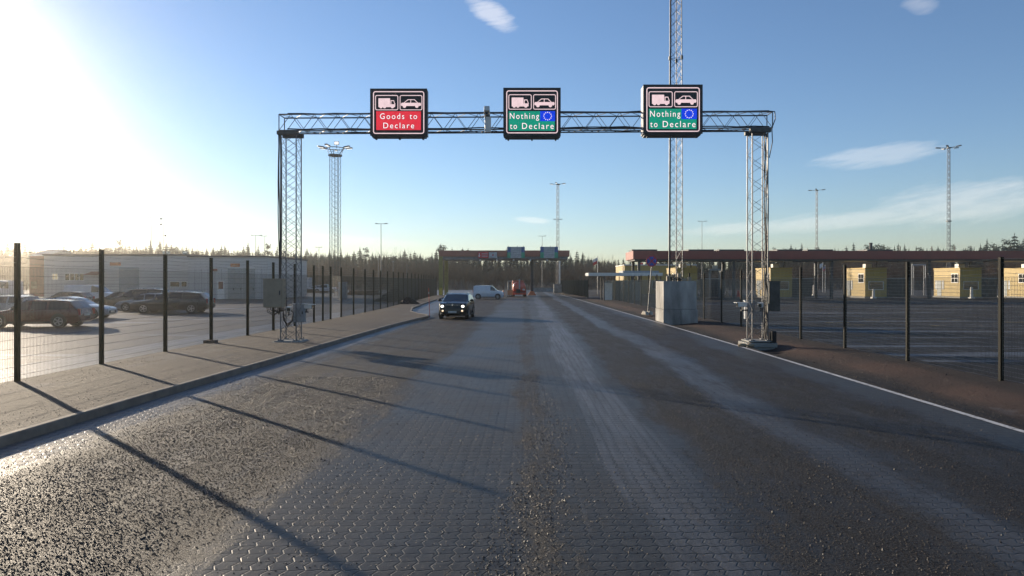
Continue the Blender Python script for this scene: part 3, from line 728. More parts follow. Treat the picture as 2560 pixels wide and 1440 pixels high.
for k in range(7):
    x = rc.uniform(-.7, .7); mb.path([(x, -.9, .03), (x+rc.uniform(-.1, .1), -1.0, .2+rc.random()*.1), (x+rc.uniform(-.3, .3), -1.02, .06), (x+rc.uniform(-.4, .4), -.6, .25), (x*.3, -.3, .06)], .02, 5)
o = mb.build('mast_cables', cable_mat, loc=(8.93, 41.5, 2.402)); tag(o, 'black cables coiled on top of the concrete block under the mast', 'cable')

# no-stopping sign
sg = T('road_sign', 'round red and blue no stopping sign on a slightly leaning pole beside the concrete block', 'sign', (8.72, 50.0, 0))
top = (.30, 0, 3.83)
mb = MB(); mb.tube((.05, .0, .3), (.31, .02, 3.5), .036, 8); mb.build('pole', steel, sg)
def disc3(rad, y, m, name, pa, th=.02):
    mb = MB(); n = 28
    mb.xz([(top[0]+rad*cos(2*pi*k/n), top[2]+rad*sin(2*pi*k/n)) for k in range(n)], y, y+th); return mb.build(name, m, pa)
s_rd = mat('traffic_red', (.42, .03, .05), .5); s_bl = mat('traffic_blue', (.03, .07, .36), .5)
disc3(.40, -.06, s_rd, 'red_disc', sg); disc3(.325, -.068, s_bl, 'blue_disc', sg, .006)
mb = MB()
for sgn in (1, -1):
    d = Vector((cos(radians(45))*sgn, 0, sin(radians(45)))); nrm = Vector((-d.z, 0, d.x))*.038; c = Vector((top[0], -.072 - (sgn > 0)*.003, top[2]))
    mb.poly([c-d*.325-nrm, c+d*.325-nrm, c+d*.325+nrm, c-d*.325+nrm])
mb.build('red_cross', s_rd, sg)
for dx, rz in ((-.2, .25), (.14, .2)):
    o = MB(); o.yz([(-.35, 0), (.35, 0), (.22, .22), (.10, .30), (-.02, .22), (-.2, .26)], -.14, .14)
    q = o.build('ballast_slab', tan_conc, bevel=.02, loc=(8.72+dx, 49.9+dx*.5, .0)); q.rotation_euler = (0, radians(12), radians(20))
    tag(q, 'grooved concrete ballast slab at the foot of the round no stopping sign', 'ballast', 'ballast slabs under the sign')
st_ = T('snow_stake', 'thin red plastic marker stake standing at the rounded kerb end', 'stake', (PX(1073.5, 46.9), 46.9, 0))
MB().tube((.02, 0, 0), (-.05, 0, 1.93), .022, 6, .018).build('stake', stake_red, st_)
MB().tube((-.036, 0, 1.55), (-.041, 0, 1.68), .024, 6).build('reflector_band', s_white, st_)

# ------------------------------------------------------------------ light masts
def lamp_arm(mb, ml, x, y, z, ang, r0, r1, sz=.5):
    c, s = cos(ang), sin(ang)
    mb.tube((x+c*r0, y+s*r0, z), (x+c*r1, y+s*r1, z+.06), .045, 5)
    ml.append((x+c*(r1+sz*.5), y+s*(r1+sz*.5), z+.08, ang, sz))
def lamps(parent, lst, lens=lens_mat, th=.11):
    for x, y, z, ang, sz in lst:
        h = MB().box((0, 0, 0), (sz*1.25, sz*.55, th)).build('lamp_head', lamp_mat, parent, bevel=.03, loc=(x, y, z)); h.rotation_euler = (0, radians(-6), ang)
        MB().box((0, 0, -th/2-.012), (sz*1.0, sz*.42, .02)).build('lens', lens, h)
def tpole(label, px, py_top, Y, py_l, py_r, group='slim lamp posts beyond the fences', r=.07, ya=0):
    zt = PZ(py_top, Y); x = PX(px, Y)
    o = T('lamp_post', label, 'lamp post', (x, Y, -.3), 0, group)
    MB().tube((0, 0, 0), (0, 0, zt+.3), r*1.3, 8, r*.7).build('pole', steel, o)
    mb = MB(); l = []
    a, b_ = (py_l-px)/F*Y, (py_r-px)/F*Y
    mb.tube((min(a*.6, 0), 0, zt+.28), (max(b_*.6, 0), 0, zt+.28), .04, 5)
    for e in (a, b_):
        if abs(e) < .2: continue
        sz = max(.35, abs(e)*.5); l.append((e-(sz*.5 if e > 0 else -sz*.5), 0, zt+.31, 0 if e > 0 else pi, sz*.85))
    mb.build('cross_arm', steel, o); lamps(o, l)
    return o
tpole('slim two-armed lamp post standing clear of the trees between the lattice masts', 952.5, 559, 122, 938, 969)
tpole('wide two-armed lamp post rising behind the end of the pale shed', 639.5, 588, 135, 627, 655)
tpole('fainter lamp post just behind the wide one over the shed roof', 662, 590, 160, 652, 668)
tpole('short lamp post in front of the trees beside the broad lattice tower', 797.5, 618, 170, 788, 806)
tpole('distant small lamp post above the middle of the customs portal', 1355.5, 590, 185, 1346, 1365)
tpole('two-armed lamp post beyond the red canopy next to the tall mast', 1755, 553, 175, 1744.5, 1767)
tpole('lamp post with a single arm reaching left in the white glare', 378, 543, 135, 368, 379)
tpole('small lamp post in the trees to the left of the customs portal', 946, 646, 150, 943, 949)
tpole('low thin lamp post among the brush near the portal', 983, 653, 150, 980.5, 985.5)

def highmast(label, px, base_py, top_py, Y, half_px, w_px, arms, kind='3', lens=lens_mat, step=.9, rot=.5):
    x = PX(px, Y); zt = PZ(top_py, Y); w = w_px/F*Y
    o = T('light_mast', label, 'light mast', (x, Y, 0), 0, 'lattice light masts')
    mb = MB()
    if kind == '3': lattice3(mb, w, .0, zt, step, .036, .017, .75, rot=rot)
    else: lattice4(mb, 0, 0, w, w, 0, zt, step, .05, .018)
    mb.build('lattice_column', steel, o)
    mb = MB(); l = []; rad = half_px/F*Y; sz = rad*.34
    for k in range(arms): lamp_arm(mb, l, 0, 0, zt+.12, rot+2*pi*(k+.5)/arms, .05, rad-sz, sz)
    mb.box((0, 0, zt+.1), (w*.9, w*.9, .2)); mb.build('lamp_ring', dark_metal, o); lamps(o, l, lens, .16)
    return o, w, zt
o, w_, zt_ = highmast('tall thin lattice light mast with a second small pair of lamps, behind the portal', 1394.5, 731, 462, 145, 19, 8, 4, lens=lens_sunlit, step=1.3)
mb = MB(); l = []; z2 = PZ(549, 145); lamp_arm(mb, l, 0, 0, z2, 0, .1, .45, .45); lamp_arm(mb, l, 0, 0, z2, pi, .1, .45, .45); mb.build('lower_arm', steel, o); lamps(o, l)
mb = MB(); mb.tube((.35, -.3, 1.9), (.35, -.3, 6.6), .17, 8); mb.build('pale_sleeve', cam_white, o)
bb_ = MB().bb(-.8, .8, -.8, .8, 0, 1.72).build('mast_block', concrete, bevel=.03, loc=(PX(1394, 145), 145, 0)); tag(bb_, 'small concrete block under the thin lattice light mast by the far fence', 'block')
for ch in o.children:
    ch.location.z += 0
o, w_, zt_ = highmast('tallest lattice light mast with dark lamps over the wooded end of the canopy', 2372, 700, 371, 130, 28, 8.5, 5, step=1.1, rot=.9)
mb = MB(); zf = PZ(553, 130); mb.box((0, 0, zf), (w_*1.1, w_*1.1, .14)); mb.build('flange', dark_metal, o)
highmast('shorter lattice light mast with four dark lamps standing behind the canopy', 2042, 700, 477, 175, 19, 5.5, 4, step=1.4, rot=.3)
# the broad lattice tower with ladder and platform
Yb = 100.0; bt = T('lattice_tower', 'broad lattice lighting tower with ladder, platform and a ring of bright lamps', 'light tower', (PX(838, Yb), Yb, 0))
zp = PZ(390, Yb); mb = MB(); lattice4(mb, 0, 0, 1.25, 1.25, 0, zp, .78, .036, .014, 'X'); 
for i in range(0, 21): mb.tube((-.62, -.62, i), (.62, -.62, i), .012, 4) if i % 5 == 0 else None
mb.build('lattice_column', steel_dull, bt)
mb = MB()
for s in (-.2, .2): mb.tube((.25+s, -.40, .3), (.25+s, -.40, zp), .03, 5)
for i in range(int(zp/.3)): mb.tube((.05, -.40, .4+i*.3), (.45, -.40, .4+i*.3), .016, 4)
for i in range(int(zp/.9)): mb.tube((.02, -.68, 2+i*.9), (.5, -.68, 2+i*.9), .014, 4) if 2+i*.9 < zp else None
for xx in (.02, .26, .5): mb.tube((xx, -.68, 2), (xx, -.68, zp), .012, 4)
mb.build('ladder', steel_dull, bt)
mb = MB(); n = 12; r_ = 1.0; mb.add([(r_*cos(2*pi*k/n), r_*sin(2*pi*k/n), z) for z in (zp, zp+.16) for k in range(n)], [(k, (k+1) % n, n+(k+1) % n, n+k) for k in range(n)]+[tuple(range(n-1, -1, -1)), tuple(range(n, 2*n))]); mb.build('platform', dark_metal, bt)
mb = MB()
for k in range(8):
    a = 2*pi*k/8; mb.tube((.9*cos(a), .9*sin(a), zp+.15), (1.25*cos(a), 1.25*sin(a), zp+1.05), .016, 4)
    a2 = 2*pi*(k+1)/8
    for rr, zz in ((1.02, .45), (1.14, .75), (1.26, 1.05)): mb.tube((rr*cos(a), rr*sin(a), zp+zz), (rr*cos(a2), rr*sin(a2), zp+zz), .014, 4)
mb.build('railing', steel_dull, bt)
mb = MB(); l = []; zl = PZ(371, Yb)
for k in range(18):
    a, a2 = 2*pi*k/18, 2*pi*(k+1)/18; mb.tube((1.25*cos(a), 1.25*sin(a), zl), (1.25*cos(a2), 1.25*sin(a2), zl), .06, 5)
for k in range(3): a = 2*pi*k/3; mb.tube((1.2*cos(a), 1.2*sin(a), zl), (.5*cos(a), .5*sin(a), zp+.1), .05, 5)
for k, a in enumerate((0.25, pi-.25, pi+.35, -.35, pi/2+.2, -pi/2-.3)): lamp_arm(mb, l, 0, 0, zl+.03, a, 1.2, 1.6, .72)
mb.build('lamp_ring', dark_metal, bt); lamps(bt, l, lens_sunlit, .2)
fl = MB().box((.2, 0, zl+.75), (.7, .12, .5)).build('flood_lamp', lamp_mat, bt); MB().box((.2, -.07, zl+.75), (.56, .02, .38)).build('lens', lens_sunlit, fl)
MB().tube((.2, 0, zl), (.2, 0, zl+.5), .04).build('flood_stem', dark_metal, bt)
o = MB().bb(-.55, .55, -.4, .4, -.1, 2.3).build('tower_cabinet', cabinet_grey, bevel=.02, loc=(PX(857, 98), 98, 0)); tag(o, 'grey metal cabinet at the base of the broad lattice tower', 'cabinet')
# camera poles
def campole(label, px, pt_, Y, cams, r=.06):
    o = T('camera_pole', label, 'pole', (PX(px, Y), Y, -.3)); zt = PZ(pt_, Y)
    MB().tube((0, 0, 0), (0, 0, zt+.3), r, 7, r*.6).build('pole', steel, o)
    for py, s in cams:
        z = PZ(py, Y)+.3; mb = MB(); mb.ell((s*.34, 0, z-.06), (.14, .14, .16), 8, 5); mb.tube((0, 0, z), (s*.34, 0, z), .025, 4); mb.build('dome_camera', dark_metal, o)
campole('bare pole with dome cameras behind the pale shed, in the glare', 408, 533, 108, ((546, -1), (560, -1), (588, 1)))
campole('short pole with a small camera between the fence and the customs portal', 1017, 658, 140, ((664, 1), (672, 1)))

# ------------------------------------------------------------------ customs portal over the road
YP = 116.0
po = T('customs_portal', 'red-topped customs portal on a yellow post and a slim grey column across the road', 'portal', (0, YP, 0))
xl, xr = PX(1097, YP), PX(1424, YP); zt, zb = PZ(626, YP), PZ(641, YP)
MB().bb(xl, xr, 0, 9, zb, zt).build('fascia', mat('terracotta_fascia', (.34, .135, .09), .6, 0, .12, 1.2), po)
MB().bb(xl+.3, xr-.3, .3, 8.7, PZ(648, YP), zb).build('underside', soffit, po)
MB().bb(xl, xl+.62, .02, .62, 0, zb).build('corner_post', col_yellow, po)
MB().bb(xl+.0, xl+.62, 8.2, 8.8, 0, zb).build('corner_post', col_yellow, po)
xc = PX(1330.5, YP)
MB().bb(xc-.24, xc+.24, 3.6, 4.1, .0, PZ(648, YP)).build('column', dark_metal, po)
mb = MB(); mb.box((xc, 3.8, .35), (1.5, 1.5, .7), taper=.4); mb.build('column_base', s_orange, po, bevel=.03)
for k in range(5): MB().box((PX(1200+k*42, YP), .4, PZ(650, YP)), (.25, .3, .3)).build('lane_light', cam_white, po)
mb = MB(); mb.bb(xl+.1, xl+.55, -.1, 0, .1, 1.3); mb.build('bump_guard', mat('guard_yellow', (.6, .42, .05), .5), po)
def psign(name, label, p0, p1, q0, q1, bands, y=-.25):
    x0, x1, z1, z0 = PX(p0, YP), PX(p1, YP), PZ(q0, YP), PZ(q1, YP)
    o = T(name, label, 'sign', ((x0+x1)/2, YP+y, z0)); w = x1-x0; h = z1-z0
    MB().bb(-w/2, w/2, 0, .1, 0, h).build('sign_panel', bands[0], o)
    for k, (a, b_, c, d, m_) in enumerate(bands[1]): MB().bb(-w/2+a*w, -w/2+b_*w, -.012-.004*(k > 6), 0 if k <= 6 else -.012, c*h, d*h).build('sign_band', m_, o)
    mb = MB()
    for s in (-.42, .08, .42): mb.tube((s*w, .13, -.05), (s*w, .13, h+.18), .03, 5); mb.tube((s*w, .13, h*.5), (s*w, .25, h*.5), .03, 5)
    mb.build('sign_frame', dark_metal, o)
    return o, w, h
big = (s_white, [(0, .2, .5, 1, s_blue), (.8, 1, .5, 1, s_blue), (0, .2, 0, .5, s_green), (.8, 1, 0, .5, s_green)])
for p0, p1, lb in ((1268, 1312, 'large white sign with blue and green edges above the red road machine'), (1350.5, 1395, 'large white sign with blue and green edges just in front of the thin mast')):
    o, w, h = psign('lane_sign', lb, p0, p1, 617, 645, big)
    mb = MB()
    for k in range(5): mb.bb(-w*.27, w*.27, -.02, -.013, h*(.16+.16*k), h*(.19+.16*k))
    mb.build('text_lines', s_line, o)
o, w, h = psign('arrow_sign', 'small red sign with a white down arrow on the portal fascia', 1195.5, 1221, 630, 645, (s_red, []))
mb = MB(); mb.xz([(-.38*w+.06, .78*h), (-.38*w-.06, .78*h), (-.38*w-.06, .4*h), (-.38*w-.2, .4*h), (-.38*w, .12*h), (-.38*w+.2, .4*h), (-.38*w+.06, .4*h)], -.02, -.001); mb.build('down_arrow', flag_white, o)
mb = MB()
for k in range(3): mb.bb(-.16*w, .42*w, -.012, -.001, h*(.2+.24*k), h*(.28+.24*k))
mb.build('text_lines', s_white, o)
o, w, h = psign('notice_sign', 'small white notice with a red dot beside the red arrow sign', 1222.5, 1242.5, 631, 645, (s_white, []))
mb = MB(); disc(mb, 0, h*.52, h*.15, -.014); mb.build('red_dot', s_red, o)
mb = MB(); mb.bb(-.4*w, .4*w, -.012, -.001, h*.1, h*.14); mb.bb(-.25*w, .25*w, -.012, -.001, h*.84, h*.89); mb.build('text_lines', s_line, o)

# ------------------------------------------------------------------ red canopy and its booths
YC = 95.0; cx0 = PX(1583, YC); czb, czt = PZ(647.7, YC), PZ(627, YC)
cn = T('lane_canopy', 'long flat maroon canopy roof over the inspection lanes', 'canopy', (cx0, YC, 0)); CL, CD = 74, 7.2
MB().bb(0, CL, 0, CD, czb, czt).build('fascia', red_fascia, cn)
MB().bb(.25, CL-.25, .25, CD-.25, czb-.22, czb-.003).build('underside', dark_metal, cn)
for k in range(6):
    for yy in (1.0, 6.2):
        xx = (15.6, 28.6, 42, 55.4, 68.8, 82)[k]-cx0
        if xx < CL-1: MB().bb(xx-.17, xx+.17, yy-.17, yy+.17, 0, czb-.22).build('column', dark_metal, cn)
for a, b_ in ((1580, 1643), (1721, 1785), (1798, 1861), (1943, 2006), (2019, 2083), (2168, 2232)):
    xa, xb = PX(a, 97)-cx0, PX(b_, 97)-cx0
    MB().bb(xa, xb, 2.0, 5.0, czt, czt+.28).build('roof_light', dark_metal, cn)
xa = PX(2177, 98)-cx0; mb = MB(); mb.tube((xa, 3, czt+.28), (xa, 3, PZ(608, 98)), .2, 10); mb.tube((xa, 3, PZ(610, 98)), (xa, 3, PZ(607, 98)), .24, 10); mb.build('chimney', dark_metal, cn)
for a in (2340, 2398, 2260): xx = PX(a, 97)-cx0; MB().tube((xx, 3, czt), (xx, 3, czt+.75), .07, 6).build('vent_pipe', steel_dull, cn)
for k in range(5):
    xx = 8+k*13.2; MB().bb(xx, xx+1.2, 2, 2.4, czb-.34, czb-.222).build('strip_lamp', cam_white, cn)
def booth(name, label, x, y, w, d, h, grp='yellow customs booths in the lanes'):
    o = T(name, label, 'booth', (x, y, 0), 0, grp)
    MB().bb(0, w, 0, d, .2, h).build('wall', yellow_clad, o)
    MB().bb(-.12, w+.12, -.12, d+.12, 0, .2).build('plinth', concrete, o)
    MB().bb(-.06, w+.06, -.06, d+.06, h, h+.12).build('roof_edge', yellow_clad, o)
    wn = MB().bb(-.05, -.003, .35, 2.0, 2.15, 3.5).build('window', white_trim, o)
    for a, b_ in ((.45, 1.13), (1.22, 1.9)):
        for c, d_ in ((2.25, 2.78), (2.85, 3.4)): MB().bb(-.062, -.052, a, b_, c, d_).build('pane', glass, wn)
    dr = MB().bb(-.05, -.003, d-1.9, d-.9, .25, 2.5).build('door', door_grey, o); MB().bb(-.07, -.052, d-1.15, d-1.0, 1.1, 1.25).build('handle', dark_metal, dr)
    for a in (d-2.5, d-.8): MB().bb(-.04, -.003, a, a+.4, 1.2, 2.5).build('side_light', s_white, o)
    wf = MB().bb(w*.15, w*.85, -.05, -.003, 1.2, 2.4).build('window', white_trim, o)
    MB().bb(w*.15+.08, w*.85-.08, -.062, -.052, 1.28, 2.32).build('pane', glass, wf)
    MB().box((w*.5, d*.4, h+.4), (.9, .9, .55)).build('roof_unit', cam_white, o); MB().tube((w*.85, d*.3, h+.1), (w*.85, d*.3, h+1.1), .08).build('roof_pipe', steel_dull, o)
    return o
b1 = booth('customs_booth', 'sunlit yellow booth with a white-framed window, nearest the middle of the canopy', PX(2163, 99), 99, 3.05, 6.3, 4.2)
dup(b1, (PX(2400, 99), 99, 0), None, 'sunlit yellow booth with a tall window, second from the far end of the lanes')
dup(b1, (71.2, 99, 0), None, 'yellow booth cut by the thick end fence post')
dup(b1, (34.7, 99, 0), None, 'booth glimpsed right behind the cable-wrapped gantry leg')
dup(b1, (21.3, 99, 0), None, 'booth seen through the foot of the tall lattice mast')
yb = T('office_building', 'larger two-storey yellow-green building behind the flat white shelter', 'building', (PX(1561, 122), 122, 0))
MB().bb(0, 12.5, 0, 11.5, .2, 5.15).build('wall', yellow_clad, yb); MB().bb(-.1, 12.6, -.1, 11.6, 5.15, 5.3).build('roof_edge', white_trim, yb); MB().bb(-.1, 12.6, -.1, 11.6, 0, .2).build('plinth', concrete, yb)
for k in range(3):
    wn = MB().bb(1+k*3.8, 2.9+k*3.8, -.05, -.003, 1.0, 2.5).build('window', white_trim, yb); MB().bb(1.1+k*3.8, 2.8+k*3.8, -.06, -.052, 1.1, 2.4).build('pane', glass, wn)
dr = MB().bb(-.05, -.003, 2, 3.1, .2, 2.4).build('door', white_trim, yb)
# flat white shelter
Ys = 86; sx0, sx1 = PX(1471, Ys), PX(1657, Ys)
sh = T('flat_shelter', 'flat white shelter roof on thin posts in front of the yellow-green building', 'shelter', (sx0, Ys, 0)); SL = sx1-sx0
MB().bb(0, SL, 0, 4.5, PZ(689.5, Ys), PZ(682, Ys)).build('roof', cam_white, sh)
for xx in (2.0, 5.4, 9.0):
    for yy in (.6, 3.9): MB().bb(xx-.07, xx+.07, yy-.07, yy+.07, 0, PZ(690, Ys)).build('post', steel_dull, sh)
MB().bb(4.6, SL, 2.5, 6.5, PZ(682, Ys)+.02, PZ(676, Ys)).build('roof_upstand', cabinet_grey, sh)
for xx, h_, nm in ((2.3, 2.2, 'white_door'), (5.9, 2.3, 'white_door')): MB().bb(xx, xx+1.0, 3.0, 3.1, 0, h_).build('screen_wall', white_trim, sh)
# flags
def flag(label, px, py_top, Y, m1, m2, side, fw=14, fh=18):
    x = PX(px, Y); zt = PZ(py_top, Y); o = T('flagpole', label, 'flag', (x, Y, 0))
    mb = MB(); mb.tube((0, 0, 0), (0, 0, zt), .07, 8, .045); mb.ell((0, 0, zt+.06), (.09, .09, .09), 8, 5); mb.build('pole', cam_white, o)
    W, Hh = fw/F*Y, fh/F*Y; n = 10
    for z0, z1, m_ in ((.5, 1, m1), (0, .5, m2)):
        vs = []
        for k in range(n+1):
            t = k/n; droop = -.35*t*Hh; wv = .12*sin(t*6)
            for z in (z0, z1): vs.append((side*t*W*.85+.06*side, wv, zt-.15-Hh+z*Hh+droop))
        mb = MB(); mb.add(vs, [(2*k, 2*k+2, 2*k+3, 2*k+1) for k in range(n)]); mb.build('flag_cloth', m_, o)
flag('red and white flag on a white pole left of the canopy end', 1494, 642, 128, flag_white, flag_red, -1, 13, 15)
flag('small red flag on a white pole partly behind the canopy end', 1608, 654, 128, flag_red, flag_red, -1, 9, 5)
flag('white flag on a slim pole under the middle of the canopy', 2057, 656, 150, flag_white, flag_white, -1, 9, 10)
flag('blue and red flag on a slim pole under the middle of the canopy', 2063, 664, 150, flag_blue, flag_red, -1, 6, 10)
# lane frames and small lane furniture
def lane_frame(label, p0, p1, q0, Y, box):
    x0, x1, z = PX(p0, Y), PX(p1, Y), PZ(q0, Y); o = T('height_frame', label, 'frame', ((x0+x1)/2, Y, 0)); w = x1-x0
    mb = MB()
    for s in (-w/2, w/2): mb.tube((s, 0, 0), (s, 0, z), .07, 6); mb.tube((s*.75, .0, 0), (s*.75, 0, z), .05, 6)
    mb.box((0, 0, z), (w, .2, .25)); mb.build('frame', cabinet_grey, o)
    if box: MB().bb(-.35, .35, -.25, .25, z+.12, z+.6).build('lamp_box', cam_white, o, bevel=.03)
lane_frame('white frame with a bright box on top, seen beyond the verge fence', 1773, 1801, 674, 98, True)
lane_frame('pale empty frame between the two sunlit yellow booths', 2280, 2314, 662, 118, False)
lane_frame('pale little frame over the road left of the red road machine', 1270, 1281, 703, 125, False)
def barrier(px, Y, rz, m, label):
    o = MB().xz([(-.4, 0), (.4, 0), (.32, .18), (.13, .38), (.09, .95), (-.09, .95), (-.13, .38), (-.32, .18)], -.9, .9).build('barrier', m, bevel=.02, loc=(PX(px, Y), Y, 0)); o.rotation_euler = (0, 0, rz)
    return tag(o, label, 'barrier')
for px, lb in ((1817, 'tan concrete barrier, first of the pair in front of the booths'), (1832, 'tan concrete barrier, second of the pair in front of the booths')): barrier(px, 108, radians(-18), tan_conc, lb)
o = MB(); o.tube((0, 0, 0), (0, 0, 1.0), .3, 8, .12); o = o.build('marker_cone', flag_red, loc=(PX(1846, 107), 107, 0)); tag(o, 'red marker cone beside the tan concrete barriers', 'cone')
for px, Y, h_, lb in ((2035, 118, 1.7, 'tall white bollard standing alone on the open yard'), (2429, 98, 1.5, 'white bollard near the front of the second sunlit booth'), (2184, 98, 1.2, 'white bollard near the front of the first sunlit booth'), (1533, 100, 1.6, 'pale box-like bollard by the flat shelter')):
    o = MB(); o.tube((0, 0, 0), (0, 0, h_), .2, 10, .16); o.ell((0, 0, h_), (.17, .17, .12), 10, 5); o.box((0, 0, .1), (.6, .6, .2)); o = o.build('bollard', cam_white, loc=(PX(px, Y), Y, 0)); tag(o, lb, 'bollard')
# dark folding gates between the booths
for k, (x, wd) in enumerate(((38.6, 3.2), (52.2, 3.6), (65.4, 3.4), (25.4, 3.2))):
    o = T('folding_gate', ('dark folding gate between the gantry-leg booth and the first sunlit booth', 'dark folding gate just past the first sunlit booth', 'dark folding gate just past the second sunlit booth', 'dark folding gate past the mast-foot booth')[k], 'gate', (x, 101.5, 0))
    mb = MB()
    for q in range(int(wd/.5)): mb.bb(q*.5, q*.5+.46, -.04, .04, .1, 2.7)
    mb.build('leaf_panel', dark_metal, o); MB().bb(0, wd, -.1, .1, 2.7, 2.85).build('top_rail', cabinet_grey, o)
#@@SPLIT
# ------------------------------------------------------------------ pale sheds beyond the car park
YW = 96.0
def shed_wall(p0, p1, q, Y, ybk): return PX(p0, Y), PX(p1, Y), PZ(q, Y)
xa, xb, zt = shed_wall(110, 470, 639, YW, 0)
s1 = T('workshop_building', 'long pale corrugated workshop with a red awning behind the parked cars', 'building', (xa, YW, 0)); L1 = xb-xa
MB().bb(0, L1, 0, 16, 0, zt).build('wall', cladding_w, s1); MB().bb(-.15, L1, -.15, 16.1, zt, zt+.22).build('roof', roof_dark, s1)
def window(pa, x0, x1, z0, z1, n, m=glass):
    wn = MB().bb(x0, x1, -.05, -.003, z0, z1).build('window', white_trim, pa); w = (x1-x0)/n
    for k in range(n): MB().bb(x0+k*w+.07, x0+(k+1)*w-.07, -.062, -.052, z0+.08, z1-.08).build('pane', m, wn)
wx = lambda p: PX(p, YW)-xa
warm = glow('warm_window', (1, .82, .5), .5, (.3, .25, .15))
window(s1, wx(131), wx(145), PZ(700, YW), PZ(683, YW), 2, warm); window(s1, wx(163), wx(211), PZ(702, YW), PZ(683, YW), 4)
window(s1, wx(425), wx(450), PZ(718, YW), PZ(703, YW), 1); window(s1, wx(453), wx(468), PZ(718, YW), PZ(703, YW), 1)
MB().bb(wx(298), wx(348), -.06, -.003, 0, PZ(668, YW)).build('sliding_door', door_grey, s1)
MB().bb(wx(275), wx(302), -.06, -.003, PZ(664, YW), PZ(656, YW)).build('name_board', s_orange, s1)
mb = MB(); mb.add([(wx(228), -.0, PZ(680, YW)), (wx(262), 0, PZ(680, YW)), (wx(262), -1.8, PZ(688, YW)), (wx(228), -1.8, PZ(688, YW)), (wx(228), 0, PZ(679, YW)), (wx(262), 0, PZ(679, YW)), (wx(262), -1.8, PZ(687, YW)), (wx(228), -1.8, PZ(687, YW))], [(0, 1, 2, 3), (4, 5, 6, 7), (0, 1, 5, 4), (1, 2, 6, 5), (2, 3, 7, 6), (3, 0, 4, 7)]); mb.build('awning', brick, s1)
for px in (385, 391, 436): MB().box((wx(px), 3, zt+.45), (.5, .5, .5)).build('roof_vent', chrome, s1)
YW2 = 94.0; xa2, xb2, zt2 = shed_wall(470, 668.5, 643, YW2, 0)
s2 = T('garage_building', 'pale ribbed garage block with tall grey double doors at the end of the car park', 'building', (xa2, YW2, 0)); L2 = xb2-xa2
wz = lambda p: PX(p, YW2)-xa2
mb = MB(); mb.bb(0, L2, 0, 17, 0, zt2); mb.build('wall', cladding_b, s2)
mb = MB(); mb.bb(0, L2+.06, -.05, -.003, PZ(672, YW2), zt2-.02); mb.build('ribbed_band', cladding_w, s2)
for k in range(8): z = PZ(672, YW2)+.16*k+.1; 
mb = MB(); mb.bb(-.05, L2+.2, -.2, 17.1, zt2, zt2+.2); mb.build('roof', roof_dark, s2)
for a, b_ in ((570, 587.5), (588.5, 606), (607, 637)):
    d = MB().bb(wz(a), wz(b_), -.08, -.003, 0, PZ(671, YW2)).build('garage_door', door_grey, s2)
    MB().bb(wz(b_)-.22, wz(b_)-.12, -.12, -.082, 1.2, 1.5).build('handle', dark_metal, d)
MB().bb(wz(569), wz(638), -.12, -.09, PZ(671, YW2), PZ(669.5, YW2)).build('door_rail', white_trim, s2)
d = MB().bb(wz(544), wz(561), -.08, -.003, 0, PZ(702, YW2)).build('door', white_trim, s2); MB().bb(wz(547), wz(558), -.095, -.082, PZ(722, YW2), PZ(704, YW2)).build('door_window', brick, d)
MB().bb(wz(577), wz(600), -.12, -.06, PZ(667, YW2), PZ(659, YW2)).build('name_board', s_orange, s2)
MB().bb(wz(529), wz(544), -.12, -.06, PZ(678, YW2), PZ(672, YW2)).build('name_board', brick, s2)
hs = T('small_house', 'red-brown house with a pale gable roof beyond the far corner of the workshop', 'house', (PX(102, 112), 112, 0))
mb = MB(); mb.bb(-1.8, .8, 0, 9, 0, PZ(640, 112)); mb.build('wall', brick, hs)
mb = MB(); zg = PZ(640, 112); mb.yz([(-.3, zg), (9.3, zg), (4.5, zg+1.2)], -2.0, 1.0); mb.build('roof', mat('pale_roof', (.5, .45, .40), .6), hs)
MB().bb(-1.6, -.6, -.05, -.003, 1.2, 2.4).build('window', glass, hs)

